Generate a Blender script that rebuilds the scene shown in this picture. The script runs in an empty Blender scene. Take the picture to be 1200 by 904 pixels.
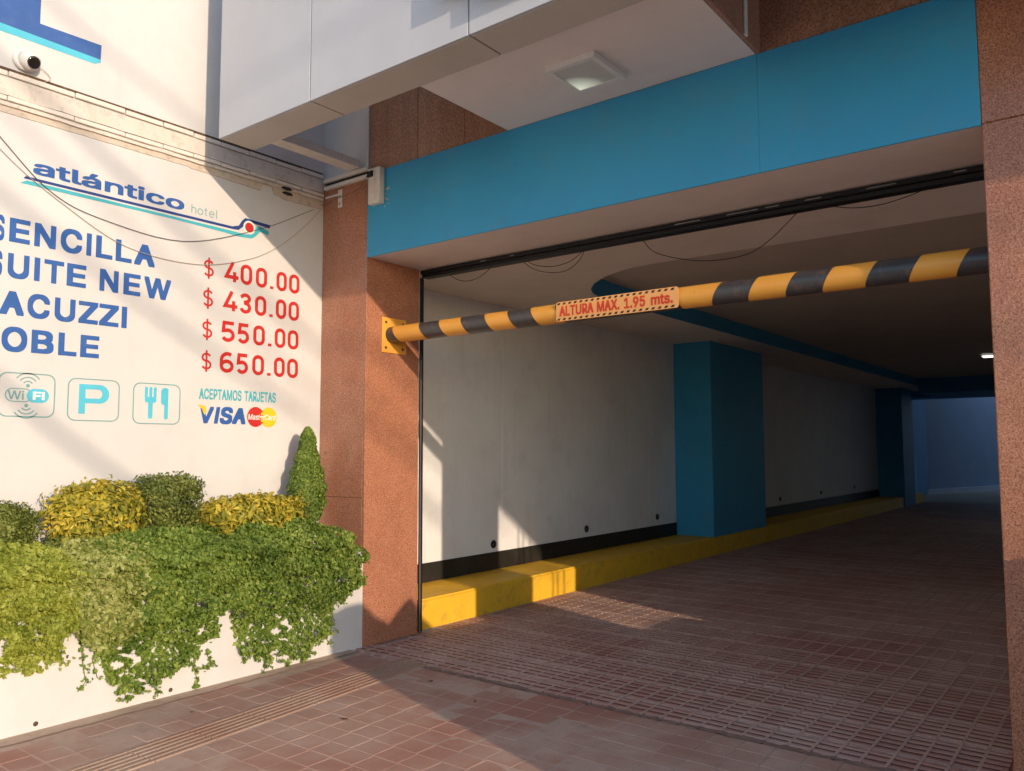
import bpy, bmesh, math, random
from mathutils import Vector, Matrix
random.seed(7)
R = math.radians
S = bpy.context.scene
COL = S.collection

# ------------------------------------------------------------------ camera, world, sun, exposure
CAM = Vector((3.9118, -3.5178, 1.2339))
YAW, PITCH, ROLL = R(37.7112), R(4.4951), R(-0.1664)
fw = Vector((-math.sin(YAW)*math.cos(PITCH), math.cos(YAW)*math.cos(PITCH), math.sin(PITCH)))
r0 = Vector((math.cos(YAW), math.sin(YAW), 0)); u0 = r0.cross(fw)
rt = r0*math.cos(ROLL) + u0*math.sin(ROLL); up = -r0*math.sin(ROLL) + u0*math.cos(ROLL)
cd = bpy.data.cameras.new('camera'); cam = bpy.data.objects.new('camera', cd); COL.objects.link(cam)
cd.sensor_width = 36; cd.lens = 945.66/1200*36; cd.clip_start = .05; cd.clip_end = 800
M = Matrix((rt, up, -fw)).transposed().to_4x4(); M.translation = CAM
cam.matrix_world = M; S.camera = cam

SUN_TO = Vector((1, -.32, .2406))          # towards the sun
EL = math.atan2(SUN_TO.z, math.hypot(SUN_TO.x, SUN_TO.y)); AZ = math.atan2(SUN_TO.x, SUN_TO.y)
w = bpy.data.worlds.new('World'); S.world = w; w.use_nodes = True
nt = w.node_tree; bg = nt.nodes['Background']
sky = nt.nodes.new('ShaderNodeTexSky'); sky.sky_type = 'NISHITA'; sky.sun_disc = False
sky.sun_elevation = EL; sky.sun_rotation = AZ; sky.air_density = 1.0; sky.dust_density = .6; sky.ozone_density = 3.0
nt.links.new(sky.outputs[0], bg.inputs[0]); bg.inputs[1].default_value = .15
sl = bpy.data.lights.new('sun', 'SUN'); sl.energy = 2.0; sl.angle = R(.55); sl.color = (1, .77, .56)
so = bpy.data.objects.new('sun', sl); COL.objects.link(so)
so.rotation_euler = (-SUN_TO).to_track_quat('-Z', 'Y').to_euler()
S.view_settings.view_transform = 'Standard'; S.view_settings.look = 'None'
S.view_settings.exposure = .88; S.view_settings.gamma = 1
S.cycles.max_bounces = 14; S.cycles.diffuse_bounces = 8; S.cycles.glossy_bounces = 4
S.cycles.use_denoising = True; S.cycles.sample_clamp_indirect = 6

# ------------------------------------------------------------------ helpers
def tag(o, label=None, cat=None, group=None, kind=None):
    for k, v in (('label', label), ('category', cat), ('group', group), ('kind', kind)):
        if v: o[k] = v
    return o
def thing(name, loc, label, cat, group=None, kind=None):
    o = bpy.data.objects.new(name, None); COL.objects.link(o); o.location = loc; o.empty_display_size = .1
    return tag(o, label, cat, group, kind)
def wloc(o):
    v = Vector((0, 0, 0))
    while o is not None: v += o.location; o = o.parent
    return v
class G:
    """collects world-space geometry, links it as ONE mesh"""
    def __init__(s): s.bm = bmesh.new()
    def box(s, x0, x1, y0, y1, z0, z1, bev=0, seg=1):
        t = bmesh.new()
        r = bmesh.ops.create_cube(t, size=1)
        for v in t.verts:
            v.co = Vector((x0+(v.co.x+.5)*(x1-x0), y0+(v.co.y+.5)*(y1-y0), z0+(v.co.z+.5)*(z1-z0)))
        if bev: bmesh.ops.bevel(t, geom=t.edges[:], offset=bev, segments=seg, profile=.6, affect='EDGES')
        s.add(t); return s
    def add(s, t):
        m = bpy.data.meshes.new('tmp'); t.to_mesh(m); t.free(); s.bm.from_mesh(m); bpy.data.meshes.remove(m)
    def tube(s, pts, r, n=8, caps=True):
        pts = [Vector(p) for p in pts]; rings = []
        a = None
        for i, p in enumerate(pts):
            d = (pts[min(i+1, len(pts)-1)] - pts[max(i-1, 0)]).normalized()
            if a is None: a = d.orthogonal().normalized()
            a = (a - d*a.dot(d)).normalized(); b = d.cross(a)
            rr = r[i] if isinstance(r, (list, tuple)) else r
            rings.append([s.bm.verts.new(p + (a*math.cos(2*math.pi*k/n) + b*math.sin(2*math.pi*k/n))*rr) for k in range(n)])
        for i in range(len(rings)-1):
            for k in range(n):
                f = s.bm.faces.new((rings[i][k], rings[i][(k+1) % n], rings[i+1][(k+1) % n], rings[i+1][k])); f.smooth = True
        if caps: s.bm.faces.new(rings[0][::-1]); s.bm.faces.new(rings[-1])
        return s
    def lathe(s, c, prof, axis='X', n=24):
        """prof: (distance along axis, radius)"""
        c = Vector(c); ax = {'X': Vector((1,0,0)), 'Y': Vector((0,1,0)), 'Z': Vector((0,0,1)), '-Y': Vector((0,-1,0)), '-Z': Vector((0,0,-1))}[axis] if isinstance(axis, str) else Vector(axis).normalized()
        a = ax.orthogonal().normalized(); b = ax.cross(a); prev = None
        for d, r in prof:
            ring = [s.bm.verts.new(c + ax*d + (a*math.cos(2*math.pi*k/n)+b*math.sin(2*math.pi*k/n))*max(r, 1e-5)) for k in range(n)]
            if prev:
                for k in range(n):
                    f = s.bm.faces.new((prev[k], prev[(k+1) % n], ring[(k+1) % n], ring[k])); f.smooth = True
            else: s.bm.faces.new(ring[::-1])
            prev = ring
        s.bm.faces.new(prev); return s
    def prism(s, poly, plane, d0, d1):
        """poly of 2D points; plane 'X' -> (Y,Z), 'Y' -> (X,Z), 'Z' -> (X,Y)"""
        def P(u, v, d): return {'X': (d, u, v), 'Y': (u, d, v), 'Z': (u, v, d)}[plane]
        A = [s.bm.verts.new(P(u, v, d0)) for u, v in poly]; B = [s.bm.verts.new(P(u, v, d1)) for u, v in poly]
        n = len(poly)
        for t in (A, B[::-1]):
            f = s.bm.faces.new(t)
        for i in range(n): s.bm.faces.new((A[i], B[i], B[(i+1) % n], A[(i+1) % n]))
        return s
    def ring(s, outer, inner, plane, d0, d1):
        def P(u, v, d): return {'X': (d, u, v), 'Y': (u, d, v), 'Z': (u, v, d)}[plane]
        n = len(outer)
        Q = [[s.bm.verts.new(P(u, v, d)) for u, v in L] for L in (outer, inner) for d in (d0, d1)]
        for i in range(n):
            j = (i+1) % n
            s.bm.faces.new((Q[0][i], Q[0][j], Q[1][j], Q[1][i])); s.bm.faces.new((Q[2][i], Q[3][i], Q[3][j], Q[2][j]))
            s.bm.faces.new((Q[1][i], Q[1][j], Q[3][j], Q[3][i])); s.bm.faces.new((Q[0][i], Q[2][i], Q[2][j], Q[0][j]))
        return s
    def quad(s, *p):
        s.bm.faces.new([s.bm.verts.new(q) for q in p]); return s
    def build(s, name, mat, parent=None, kind=None, label=None, smooth=None, recalc=True):
        if recalc: bmesh.ops.recalc_face_normals(s.bm, faces=s.bm.faces[:])
        off = wloc(parent)
        if off.length: bmesh.ops.translate(s.bm, verts=s.bm.verts[:], vec=-off)
        m = bpy.data.meshes.new(name); s.bm.to_mesh(m); s.bm.free()
        if mat: m.materials.append(mat)
        o = bpy.data.objects.new(name, m); COL.objects.link(o); o.parent = parent
        if kind: o['kind'] = kind
        if label: o['label'] = label
        return o

# ------------------------------------------------------------------ materials
def newmat(name):
    m = bpy.data.materials.new(name); m.use_nodes = True
    n = m.node_tree.nodes; l = m.node_tree.links; b = n['Principled BSDF']
    return m, n, l, b
def node(n, t, **kw):
    x = n.new(t)
    for k, v in kw.items():
        if k in x.inputs: x.inputs[k].default_value = v
        else: setattr(x, k, v)
    return x
def noise(n, l, co, scale, detail=4, rough=.55, dist=0):
    x = node(n, 'ShaderNodeTexNoise'); x.inputs['Scale'].default_value = scale; x.inputs['Detail'].default_value = detail
    x.inputs['Roughness'].default_value = rough; x.inputs['Distortion'].default_value = dist
    l.new(co, x.inputs['Vector']); return x.outputs['Fac']
def ramp(n, l, f, stops):
    x = n.new('ShaderNodeValToRGB'); e = x.color_ramp.elements
    while len(e) < len(stops): e.new(.5)
    for i, (p, c) in enumerate(stops):
        e[i].position = p; e[i].color = (*c, 1) if hasattr(c, '__len__') else (c, c, c, 1)
    l.new(f, x.inputs[0]); return x.outputs[0]
def mix(n, l, f, a, b, mode='MIX'):
    x = n.new('ShaderNodeMix'); x.data_type = 'RGBA'; x.blend_type = mode
    for s, v in ((x.inputs[0], f), (x.inputs[6], a), (x.inputs[7], b)):
        if hasattr(v, 'default_value') or hasattr(v, 'links'): l.new(v, s)
        elif hasattr(v, '__len__'): s.default_value = (*v, 1)[:4]
        else: s.default_value = v
    return x.outputs[2]
def bump(n, l, h, b, strength=.3, dist=.002, prev=None):
    x = n.new('ShaderNodeBump'); x.inputs['Strength'].default_value = strength; x.inputs['Distance'].default_value = dist
    l.new(h, x.inputs['Height'])
    if prev: l.new(prev, x.inputs['Normal'])
    l.new(x.outputs[0], b.inputs['Normal']); return x.outputs[0]
def geo(n, l, scale=(1,1,1)):
    g = n.new('ShaderNodeNewGeometry'); m = n.new('ShaderNodeMapping'); m.inputs['Scale'].default_value = scale
    l.new(g.outputs['Position'], m.inputs['Vector']); return m.outputs[0]
def paint(name, c, dirt=(.35,.27,.2), damt=.25, rough=.6, scale=1.6, bumpd=.0015, vary=.06, spec=.3, streak=0):
    m, n, l, b = newmat(name); co = geo(n, l)
    f1 = noise(n, l, co, scale, 6, .6); f2 = noise(n, l, co, 35, 3)
    base = mix(n, l, ramp(n, l, f1, [(.3, 0.), (.75, 1.)]), tuple(x*(1-vary) for x in c), tuple(min(1, x*(1+vary)) for x in c))
    f3 = noise(n, l, co, scale*2.3, 8, .7)
    dm = ramp(n, l, f3, [(.52, 0.), (.8, damt)])
    base = mix(n, l, dm, base, dirt)
    if streak:
        cs = geo(n, l, (9, 9, .7)); f4 = noise(n, l, cs, 1.5, 5, .6)
        base = mix(n, l, ramp(n, l, f4, [(.55, 0.), (.85, streak)]), base, dirt)
    l.new(base, b.inputs['Base Color']); b.inputs['Roughness'].default_value = rough
    b.inputs['Specular IOR Level'].default_value = spec
    bm_ = bump(n, l, f1, b, .25, .012); bump(n, l, f2, b, .3, bumpd, bm_)
    return m
def granite(name, base, dark, light, rough=.22, dirt=None, damt=0, cell=150):
    m, n, l, b = newmat(name); co = geo(n, l)
    v = node(n, 'ShaderNodeTexVoronoi'); v.inputs['Scale'].default_value = cell; l.new(co, v.inputs['Vector'])
    sep = n.new('ShaderNodeSeparateColor'); l.new(v.outputs['Color'], sep.inputs[0])
    f2 = noise(n, l, co, cell*.55, 4, .65); f3 = noise(n, l, co, 6, 4)
    c = mix(n, l, ramp(n, l, sep.outputs[0], [(.3, 0.), (.7, 1.)]), tuple(x*.82 for x in base), tuple(x*1.18 for x in base))
    c = mix(n, l, ramp(n, l, sep.outputs[1], [(.90, 0.), (.94, .7)]), c, light)
    c = mix(n, l, ramp(n, l, f2, [(.53, 0.), (.60, .8)]), c, dark)
    c = mix(n, l, ramp(n, l, f3, [(.35, .0), (.75, .25)]), c, dark)
    if dirt:
        f4 = noise(n, l, geo(n, l, (6, 6, 1)), 1.3, 6, .7); c = mix(n, l, ramp(n, l, f4, [(.4, 0.), (.8, damt)]), c, dirt)
    l.new(c, b.inputs['Base Color']); b.inputs['Roughness'].default_value = rough; b.inputs['Specular IOR Level'].default_value = .4
    bump(n, l, f2, b, .08, .001)
    return m
def plain(name, c, rough=.5, metal=0, vary=.1, scale=40, spec=.4, emit=None):
    m, n, l, b = newmat(name); co = geo(n, l); f = noise(n, l, co, scale, 4)
    l.new(mix(n, l, f, tuple(x*(1-vary) for x in c), tuple(x*(1+vary) for x in c)), b.inputs['Base Color'])
    b.inputs['Roughness'].default_value = rough; b.inputs['Metallic'].default_value = metal; b.inputs['Specular IOR Level'].default_value = spec
    bump(n, l, f, b, .1, .0008)
    return m
WHITE = paint('white_wall_paint', (.63, .622, .615), (.42,.36,.31), .22, streak=.08)
WHITE_IN = paint('white_interior_paint', (.80, .815, .83), (.42,.39,.36), .3, rough=.65, streak=.22)
WHITE_OLD = paint('stained_white_paint', (.66, .60, .53), (.22,.16,.11), .75, scale=5, bumpd=.003, streak=.35)
PLASTER = paint('rough_old_plaster', (.58, .50, .42), (.2,.14,.09), .85, scale=9, bumpd=.004)
SOFFIT = paint('soffit_white', (.78, .71, .68), (.4,.33,.3), .2, rough=.75)
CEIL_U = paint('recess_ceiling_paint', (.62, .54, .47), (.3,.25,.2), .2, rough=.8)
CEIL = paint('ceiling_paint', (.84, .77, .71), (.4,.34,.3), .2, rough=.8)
BLUE = paint('blue_paint', (.045, .335, .575), (.18,.27,.30), .38, rough=.5, vary=.07, streak=.18)
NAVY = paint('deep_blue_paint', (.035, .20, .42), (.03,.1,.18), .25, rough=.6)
YELLOW = paint('yellow_kerb_paint', (.84, .50, .035), (.3,.18,.07), .6, rough=.6, scale=5.5, bumpd=.003)
BLACKB = paint('black_skirting_paint', (.025, .023, .02), (.12,.1,.08), .3, rough=.5)
PANEL = paint('composite_panel', (.50, .52, .56), (.4,.36,.32), .12, rough=.4, bumpd=.0003, spec=.5)
PANEL_U = paint('panel_underside', (.55, .50, .44), (.3,.24,.18), .35, rough=.5)
GRAN = granite('red_granite', (.46, .20, .115), (.14, .052, .035), (.58, .34, .25), cell=235)
GRAN_D = granite('weathered_brown_granite', (.46, .235, .14), (.2, .095, .055), (.5, .35, .26), rough=.32, dirt=(.13,.065,.04), damt=.65)
BLACKM = plain('black_metal', (.018, .019, .022), .45, .3)
STEEL = plain('dull_steel', (.35, .35, .35), .4, .8)
WIRED = plain('brown_cable', (.09, .07, .055), .6)
RUBBER = plain('black_cable', (.02, .017, .015), .6)
WIREW = plain('pale_cable', (.45, .38, .3), .6)
PVC = paint('old_white_plastic', (.74, .68, .61), (.28,.2,.14), .4, scale=14, rough=.5)
CAMW = plain('white_plastic', (.75, .72, .68), .35)
GLASSB = plain('black_glass', (.012, .011, .011), .12, spec=.8)
def plate_yellow(name, wear):
    m, n, l, b = newmat(name); co = geo(n, l)
    f = noise(n, l, co, 55, 6, .7); f2 = noise(n, l, co, 6, 3)
    c = mix(n, l, f2, (.80, .35, .045), (.88, .43, .08))
    c = mix(n, l, ramp(n, l, f, [(wear, 0.), (wear+.03, 1.)]), c, (.13, .06, .03))
    l.new(c, b.inputs['Base Color']); b.inputs['Roughness'].default_value = .38
    bump(n, l, f, b, .12, .001); return m
YPAINT = plate_yellow('yellow_bar_paint', .685)
YPLATE = plate_yellow('yellow_plate_paint', .72)
BPAINT = paint('black_bar_paint', (.05, .05, .055), (.26,.13,.07), .7, rough=.32, scale=11, spec=.6)
STICK = plain('orange_sticker', (.86, .42, .14), .4, vary=.04)
def ink(name, c, rough=.55): return paint(name, c, tuple(x*.6+.15 for x in c), .35, rough=rough, scale=8, vary=.08)
INKB = ink('blue_lettering', (.03, .11, .36)); INKR = ink('red_lettering', (.52, .025, .02)); INKT = ink('teal_lettering', (.06, .42, .50))
INKS = ink('sky_blue_lettering', (.09, .50, .66)); INKN = ink('navy_lettering', (.02, .05, .22)); INKY = ink('yellow_print', (.85, .52, .02))
INKW = ink('white_print', (.8, .78, .74)); INKG = ink('grey_teal_print', (.18, .36, .36)); INKO = ink('red_orange_print', (.70, .06, .025)); INKK = ink('black_print', (.03,.02,.02))
INKL = ink('large_blue_letter', (.045, .12, .36))
def tilemat(name, c1, c2, dust, seed=0., dirt=.5, rough=.75, lo=.35, hi=.7):
    m, n, l, b = newmat(name); co = geo(n, l)
    oi = n.new('ShaderNodeObjectInfo')
    at = n.new('ShaderNodeAttribute'); at.attribute_name = 'tint'
    ad = n.new('ShaderNodeMath'); ad.operation = 'ADD'; l.new(oi.outputs['Random'], ad.inputs[0]); l.new(at.outputs['Fac'], ad.inputs[1])
    fr = n.new('ShaderNodeMath'); fr.operation = 'FRACT'; l.new(ad.outputs[0], fr.inputs[0])
    f = noise(n, l, co, 3.1, 7, .65, .6); f2 = noise(n, l, co, 90, 3); f3 = noise(n, l, co, .9, 5, .6)
    c = mix(n, l, fr.outputs[0], c1, c2)
    c = mix(n, l, ramp(n, l, f2, [(.3, 0.), (.7, .35)]), c, tuple(x*.5 for x in c1))
    c = mix(n, l, ramp(n, l, f, [(lo, 0.), (hi, dirt)]), c, dust)
    c = mix(n, l, ramp(n, l, f3, [(.42, 0.), (.66, .7)]), c, (c1[0]*.8, c1[1]*.5, c1[2]*.45))
    l.new(c, b.inputs['Base Color']); b.inputs['Roughness'].default_value = rough
    bump(n, l, f2, b, .35, .0015); return m
TILE_D = tilemat('driveway_tile', (.40, .225, .18), (.52, .32, .255), (.52, .40, .33), dirt=.7, rough=.55)
TILE_G = tilemat('tile_groove_dark', (.10, .045, .034), (.13, .06, .045), (.12, .085, .07), dirt=.4, rough=.8)  # darker colour for the groove floors, sets the ribs apart
TILE_S = tilemat('sidewalk_tile', (.44, .245, .18), (.53, .325, .24), (.54, .41, .32), dirt=.8, rough=.8, lo=.3, hi=.62)
TILE_T = tilemat('tactile_tile', (.37, .235, .155), (.44, .29, .20), (.47, .36, .27), dirt=.7, rough=.8)
GROUT = paint('grout', (.54, .39, .32), (.15,.11,.09), .6, rough=.9, scale=6, bumpd=.003)
GROUTL = paint('sidewalk_grout', (.50, .36, .28), (.22,.15,.12), .7, rough=.9, scale=5, bumpd=.003)
CEMENT = paint('worn_cement', (.50, .38, .29), (.2,.12,.09), .7, rough=.9, scale=6, bumpd=.004)
GRIME = paint('brown_grime', (.10, .06, .035), (.4,.3,.2), .6, rough=.9, scale=14)
MORT = paint('dark_mortar', (.26, .18, .14), (.1,.07,.06), .8, rough=.9, scale=9, bumpd=.004)
ASPH = paint('street_bounce', (.30, .275, .25), (.15,.13,.11), .5, rough=.9, scale=3, bumpd=.004)  # unseen street, tone raised so it bounces light into the garage
BUILD = paint('beige_render', (.5, .45, .4), (.3,.25,.2), .3, rough=.8)

# ------------------------------------------------------------------ main levels (metres)
XW, ZB, ZT, D = -.45, 2.48, 3.039, .487      # sign wall plane, lintel underside, lintel top, pillar depth
XI, HC = -.516, 2.505                         # inner wall plane, ceiling

# ------------------------------------------------------------------ GROUND, STREET
g = G(); g.quad((-150,-150,-.16), (150,-150,-.16), (150,150,-.16), (-150,150,-.16)); g.build('street', ASPH, kind='structure')
side = G().box(-6, 14, -4.6, -.12, -.16, -.0035).build('sidewalk', GROUTL, kind='structure')
# driveway slab, one sheet into the garage
drive = G().box(-.4, 5.3, -.12, 26, -.16, -.0135).build('driveway', GROUT, kind='structure')

def proj(p):
    d = Vector(p) - CAM; z = d.dot(fw)
    return None if z < .1 else (600+945.66*d.dot(rt)/z, 452-945.66*d.dot(up)/z, z)
def inview(p, m=25):
    q = proj(p); return q is not None and -m < q[0] < 1200+m and -m < q[1] < 904+m

# square sidewalk tiles, laid one by one
def flat_tile(sx, sy, h=.012, bev=.002):
    g = G(); g.box(-sx/2, sx/2, -sy/2, sy/2, -h, 0, bev); 
    o = g.build('tile', TILE_S, side); m = o.data; bpy.data.objects.remove(o); return m
TX, TY = .135, .12
tm = [flat_tile(TX-.005-.001*k, TY-.005-.001*k) for k in range(3)]
def put(mesh, name, loc, parent, rz=0, rx=0):
    o = bpy.data.objects.new(name, mesh); COL.objects.link(o); o.parent = parent; o.location = loc; o.rotation_euler = (rx, random.uniform(-.006, .006), rz); return o
def strip_x(y):  # left edge of the tactile strip at y
    return .565 - .085*(y+2.03)
spots = []
for j in range(22):
    y = -.145 - (j+.5)*TY + .03
    for i in range(-6, 24):
        x = strip_x(y)+.236+(i+.5)*TX if i >= 0 else strip_x(y)-.006+(i+.5)*TX
        if x < .13: continue
        if inview((x, y, 0), 40) and not (x > 3.45 and y > -.2): spots.append((x, y))
spots.sort(key=lambda s: (Vector((s[0], s[1], 0))-CAM).length)
for x, y in spots[:300]:
    worn = .5*(1+math.sin(x*2.1+y*3.3))
    put(random.choice(tm), 'tile', (x+random.uniform(-.0015,.0015), y+random.uniform(-.0015,.0015), -.0015-.003*random.random()*worn), side, random.uniform(-.012,.012), random.uniform(-.006,.006))
# cut pieces beside the strip, cement bed along the planter and at the driveway's edge
g = G(); 
def wavy(g, pts_a, pts_b, z, n=60, amp=.008):
    P = []
    for i in range(n+1):
        t = i/n
        a = Vector(pts_a[0]).lerp(Vector(pts_a[1]), t); b = Vector(pts_b[0]).lerp(Vector(pts_b[1]), t)
        P.append((g.bm.verts.new((a.x+random.uniform(-amp,amp)*.3, a.y, z)), g.bm.verts.new((b.x+random.uniform(-amp,amp), b.y+random.uniform(-amp,amp), z))))
    for i in range(n): g.bm.faces.new((P[i][0], P[i+1][0], P[i+1][1], P[i][1]))
wavy(g, ((-.01,-3.5,0),(-.01,-.1,0)), ((.115,-3.5,0),(.075,-.1,0)), .0015)
g.build('cement_bed', CEMENT, side)
g = G()   # rough mortar line where the sidewalk meets the driveway
wavy(g, ((.66,-.125,0),(3.6,-.125,0)), ((.66,-.085,0),(3.6,-.09,0)), .0005, 110, .013)
for v in g.bm.verts: v.co.z += random.uniform(-.001,.004)
g.build('mortar_joint', MORT, side)
# tactile strip: ridged tiles in a row along the planter, one by one
def ridged(w_, l_, n, h=.007, top=.55, axis='Y', base=-.012, dark_floor=False):
    """plate with n trapezoid ridges; axis = direction of the ridges"""
    g = G(); p = w_/n; prof = [(-w_/2, base)]
    for i in range(n):
        a = -w_/2 + i*p; e = (1-top)/2
        prof += [(a+p*e*.5, base+.003 if i == 0 else -h), (a+p*e*1.1, 0), (a+p*(1-e*1.1), 0), (a+p*(1-e*.5), -h)]
    prof.append((w_/2, base))
    A = []; B = []
    for u, z in prof:
        pa, pb = ((u, -l_/2, z), (u, l_/2, z)) if axis == 'Y' else ((-l_/2, u, z), (l_/2, u, z))
        A.append(g.bm.verts.new(pa)); B.append(g.bm.verts.new(pb))
    for i in range(len(prof)-1):
        f = g.bm.faces.new((A[i], A[i+1], B[i+1], B[i]))
        if dark_floor and abs(prof[i][1]+h) < 1e-6 and abs(prof[i+1][1]+h) < 1e-6: f.material_index = 1
    g.bm.faces.new(A); g.bm.faces.new(B[::-1])
    return g
o = ridged(.222, .283, 6, .008, .5).build('ridged_tile', TILE_T, side); rm = o.data; bpy.data.objects.remove(o)
ang = math.atan2(.085, 1)
for k in range(9):
    y = -.145 - .145 - k*.288 + .1
    put(rm, 'ridged_tile', (strip_x(y)+.112, y, .002), side, ang)

# driveway: narrow ribbed tiles, ribs across the drive
PX, PY = .0967, .29
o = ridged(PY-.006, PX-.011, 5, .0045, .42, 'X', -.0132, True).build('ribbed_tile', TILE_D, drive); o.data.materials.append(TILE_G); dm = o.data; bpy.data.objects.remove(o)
cells = []
for i in range(0, 54):
    for j in range(-1, 58):
        x = -.02+(i+.5)*PX; y = .10+(j+.5)*PY
        if y-PY/2 < -.1 or (x < .03 and y < D+.05) or x > 5.2: continue
        if y > 9 and x > 4.2: continue
        if 3.42 < x < 4.3 and y < .55: continue
        cells.append((x, y))
def dscore(c):
    q = proj((c[0], c[1], 0)); 
    if q is None or not (-20 < q[0] < 1192 and q[1] < 930): return 1e3+q[2] if q else 1e4
    return q[2]
cells.sort(key=dscore)
for x, y in cells[:298]:
    o = put(dm, 'ribbed_tile', (x, y, random.uniform(-.0012, .0012)), drive, random.uniform(-.006,.006), 0)
# the first partial row, then everything farther as one joined part
vs, fs, tint = [], [], []
src = [v.co.copy() for v in dm.vertices]; sf = [tuple(p.vertices) for p in dm.polygons]
rest = cells[298:]
for x, y in rest:
    b = len(vs); z = random.uniform(-.001, .001)
    vs += [(v.x+x, v.y+y, v.z+z) for v in src]; fs += [tuple(k+b for k in f) for f in sf]; tint += [random.random()]*len(src)
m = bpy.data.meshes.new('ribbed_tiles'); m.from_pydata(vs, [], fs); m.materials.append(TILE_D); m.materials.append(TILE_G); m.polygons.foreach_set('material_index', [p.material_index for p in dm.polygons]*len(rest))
at = m.attributes.new('tint', 'FLOAT', 'POINT'); at.data.foreach_set('value', tint)
o = bpy.data.objects.new('distant_ribbed_tiles', m); COL.objects.link(o); o.parent = drive; o['kind'] = 'stuff'
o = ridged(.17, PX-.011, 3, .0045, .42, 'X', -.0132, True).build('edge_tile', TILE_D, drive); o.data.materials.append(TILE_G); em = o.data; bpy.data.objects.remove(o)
for i in range(0, 36):
    x = -.02+(i+.5)*PX
    if x < 3.4: put(em, 'edge_tile', (x, .10-.088, random.uniform(-.001,.001)), drive, random.uniform(-.01,.01))

g = G()
for i in range(0, 48):
    x = -.02+i*PX; y0 = -.095 if x > .01 else D+.06
    if 3.46 < x < 4.28: y0 = .55
    if x < 4.58: g.box(x-.0057, x+.0057, y0, 17.2, -.013, -.0003+random.uniform(-.0006,.0004))
for j in range(0, 58): 
    y = .10+j*PY
    g.box(-.01 if y > D else .02, 3.44 if y < .55 else 4.58, y-.0034, y+.0034, -.013, -.0012)
g.build('grout_lines', GROUT, drive, kind='stuff')
# yellow kerb along the inner wall
kerb = G(); ky = D+.012
t = bmesh.new(); bmesh.ops.create_cube(t, size=1)
N = 40
bmesh.ops.subdivide_edges(t, edges=[e for e in t.edges if abs(e.verts[0].co.y-e.verts[1].co.y) > .5], cuts=N)
for v in t.verts:
    v.co = Vector((XI-.02+(v.co.x+.5)*(-.03-XI+.02), ky+(v.co.y+.5)*(17-ky), -.01+(v.co.z+.5)*(.214)))
bmesh.ops.bevel(t, geom=[e for e in t.edges if all(v.co.z > .2 and v.co.x > -.1 for v in e.verts)], offset=.014, segments=3, affect='EDGES')
for v in t.verts:
    if v.co.x > -.1: v.co.x += .006*math.sin(v.co.y*2.3)+.004*math.sin(v.co.y*7.1)
kerb.add(t); ko = kerb.build('kerb', YELLOW, kind='structure')

# ------------------------------------------------------------------ TEXT ON SURFACES
import os
try:
    FONT = bpy.data.fonts.load(os.path.join(bpy.utils.system_resource('DATAFILES'), 'fonts', 'Inter.woff2'))   # the sans serif that ships with Blender
except Exception:
    FONT = None
def raw_text(s, shear=0.0, spacing=1.0):
    c = bpy.data.curves.new('t', 'FONT'); c.body = s; c.size = 1; c.shear = shear; c.resolution_u = 5; c.space_character = spacing
    if FONT: c.font = FONT
    o = bpy.data.objects.new('t', c); COL.objects.link(o)
    m = bpy.data.meshes.new_from_object(o.evaluated_get(bpy.context.evaluated_depsgraph_get()))
    bpy.data.objects.remove(o); bpy.data.curves.remove(c); return m
def xr(m): xs = [v.co.x for v in m.vertices]; return min(xs), max(xs)
def text_mesh(s, shear=0.0, spacing=1.0):
    if 'A' not in s: return raw_text(s, shear, spacing)
    hh = xr(raw_text('HH'))[1]; t = bmesh.new(); x = 0
    for ch in s:                                    # glyph by glyph; the capital A is drawn as two clean halves
        if ch == ' ': x += .28; continue
        m = raw_text(ch, shear if ch != 'A' else 0)
        if ch == 'A':
            a, b = xr(m); H = max(v.co.y for v in m.vertices); W = b-a; cx = W/2; w_, ta = .092, .042; sl = H/(cx-ta); q = bmesh.new()
            P = [(0,0), (w_,0), (w_+.17/sl,.17), (cx,.17), (cx,.265), (w_+.265/sl,.265), (cx, sl*(cx-w_)), (cx,H), (cx-ta,H)]
            q.faces.new([q.verts.new((a+u+shear*v, v, 0)) for u, v in P]); q.faces.new([q.verts.new((a+W-u+shear*v, v, 0)) for u, v in P][::-1])
            m = bpy.data.meshes.new('A'); q.to_mesh(m); q.free()
        for v in m.vertices: v.co.x += x
        t.from_mesh(m); x += (xr(raw_text('H'+ch+'H'))[1]-hh)*spacing
    m = bpy.data.meshes.new('t'); t.to_mesh(m); t.free(); return m
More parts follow.
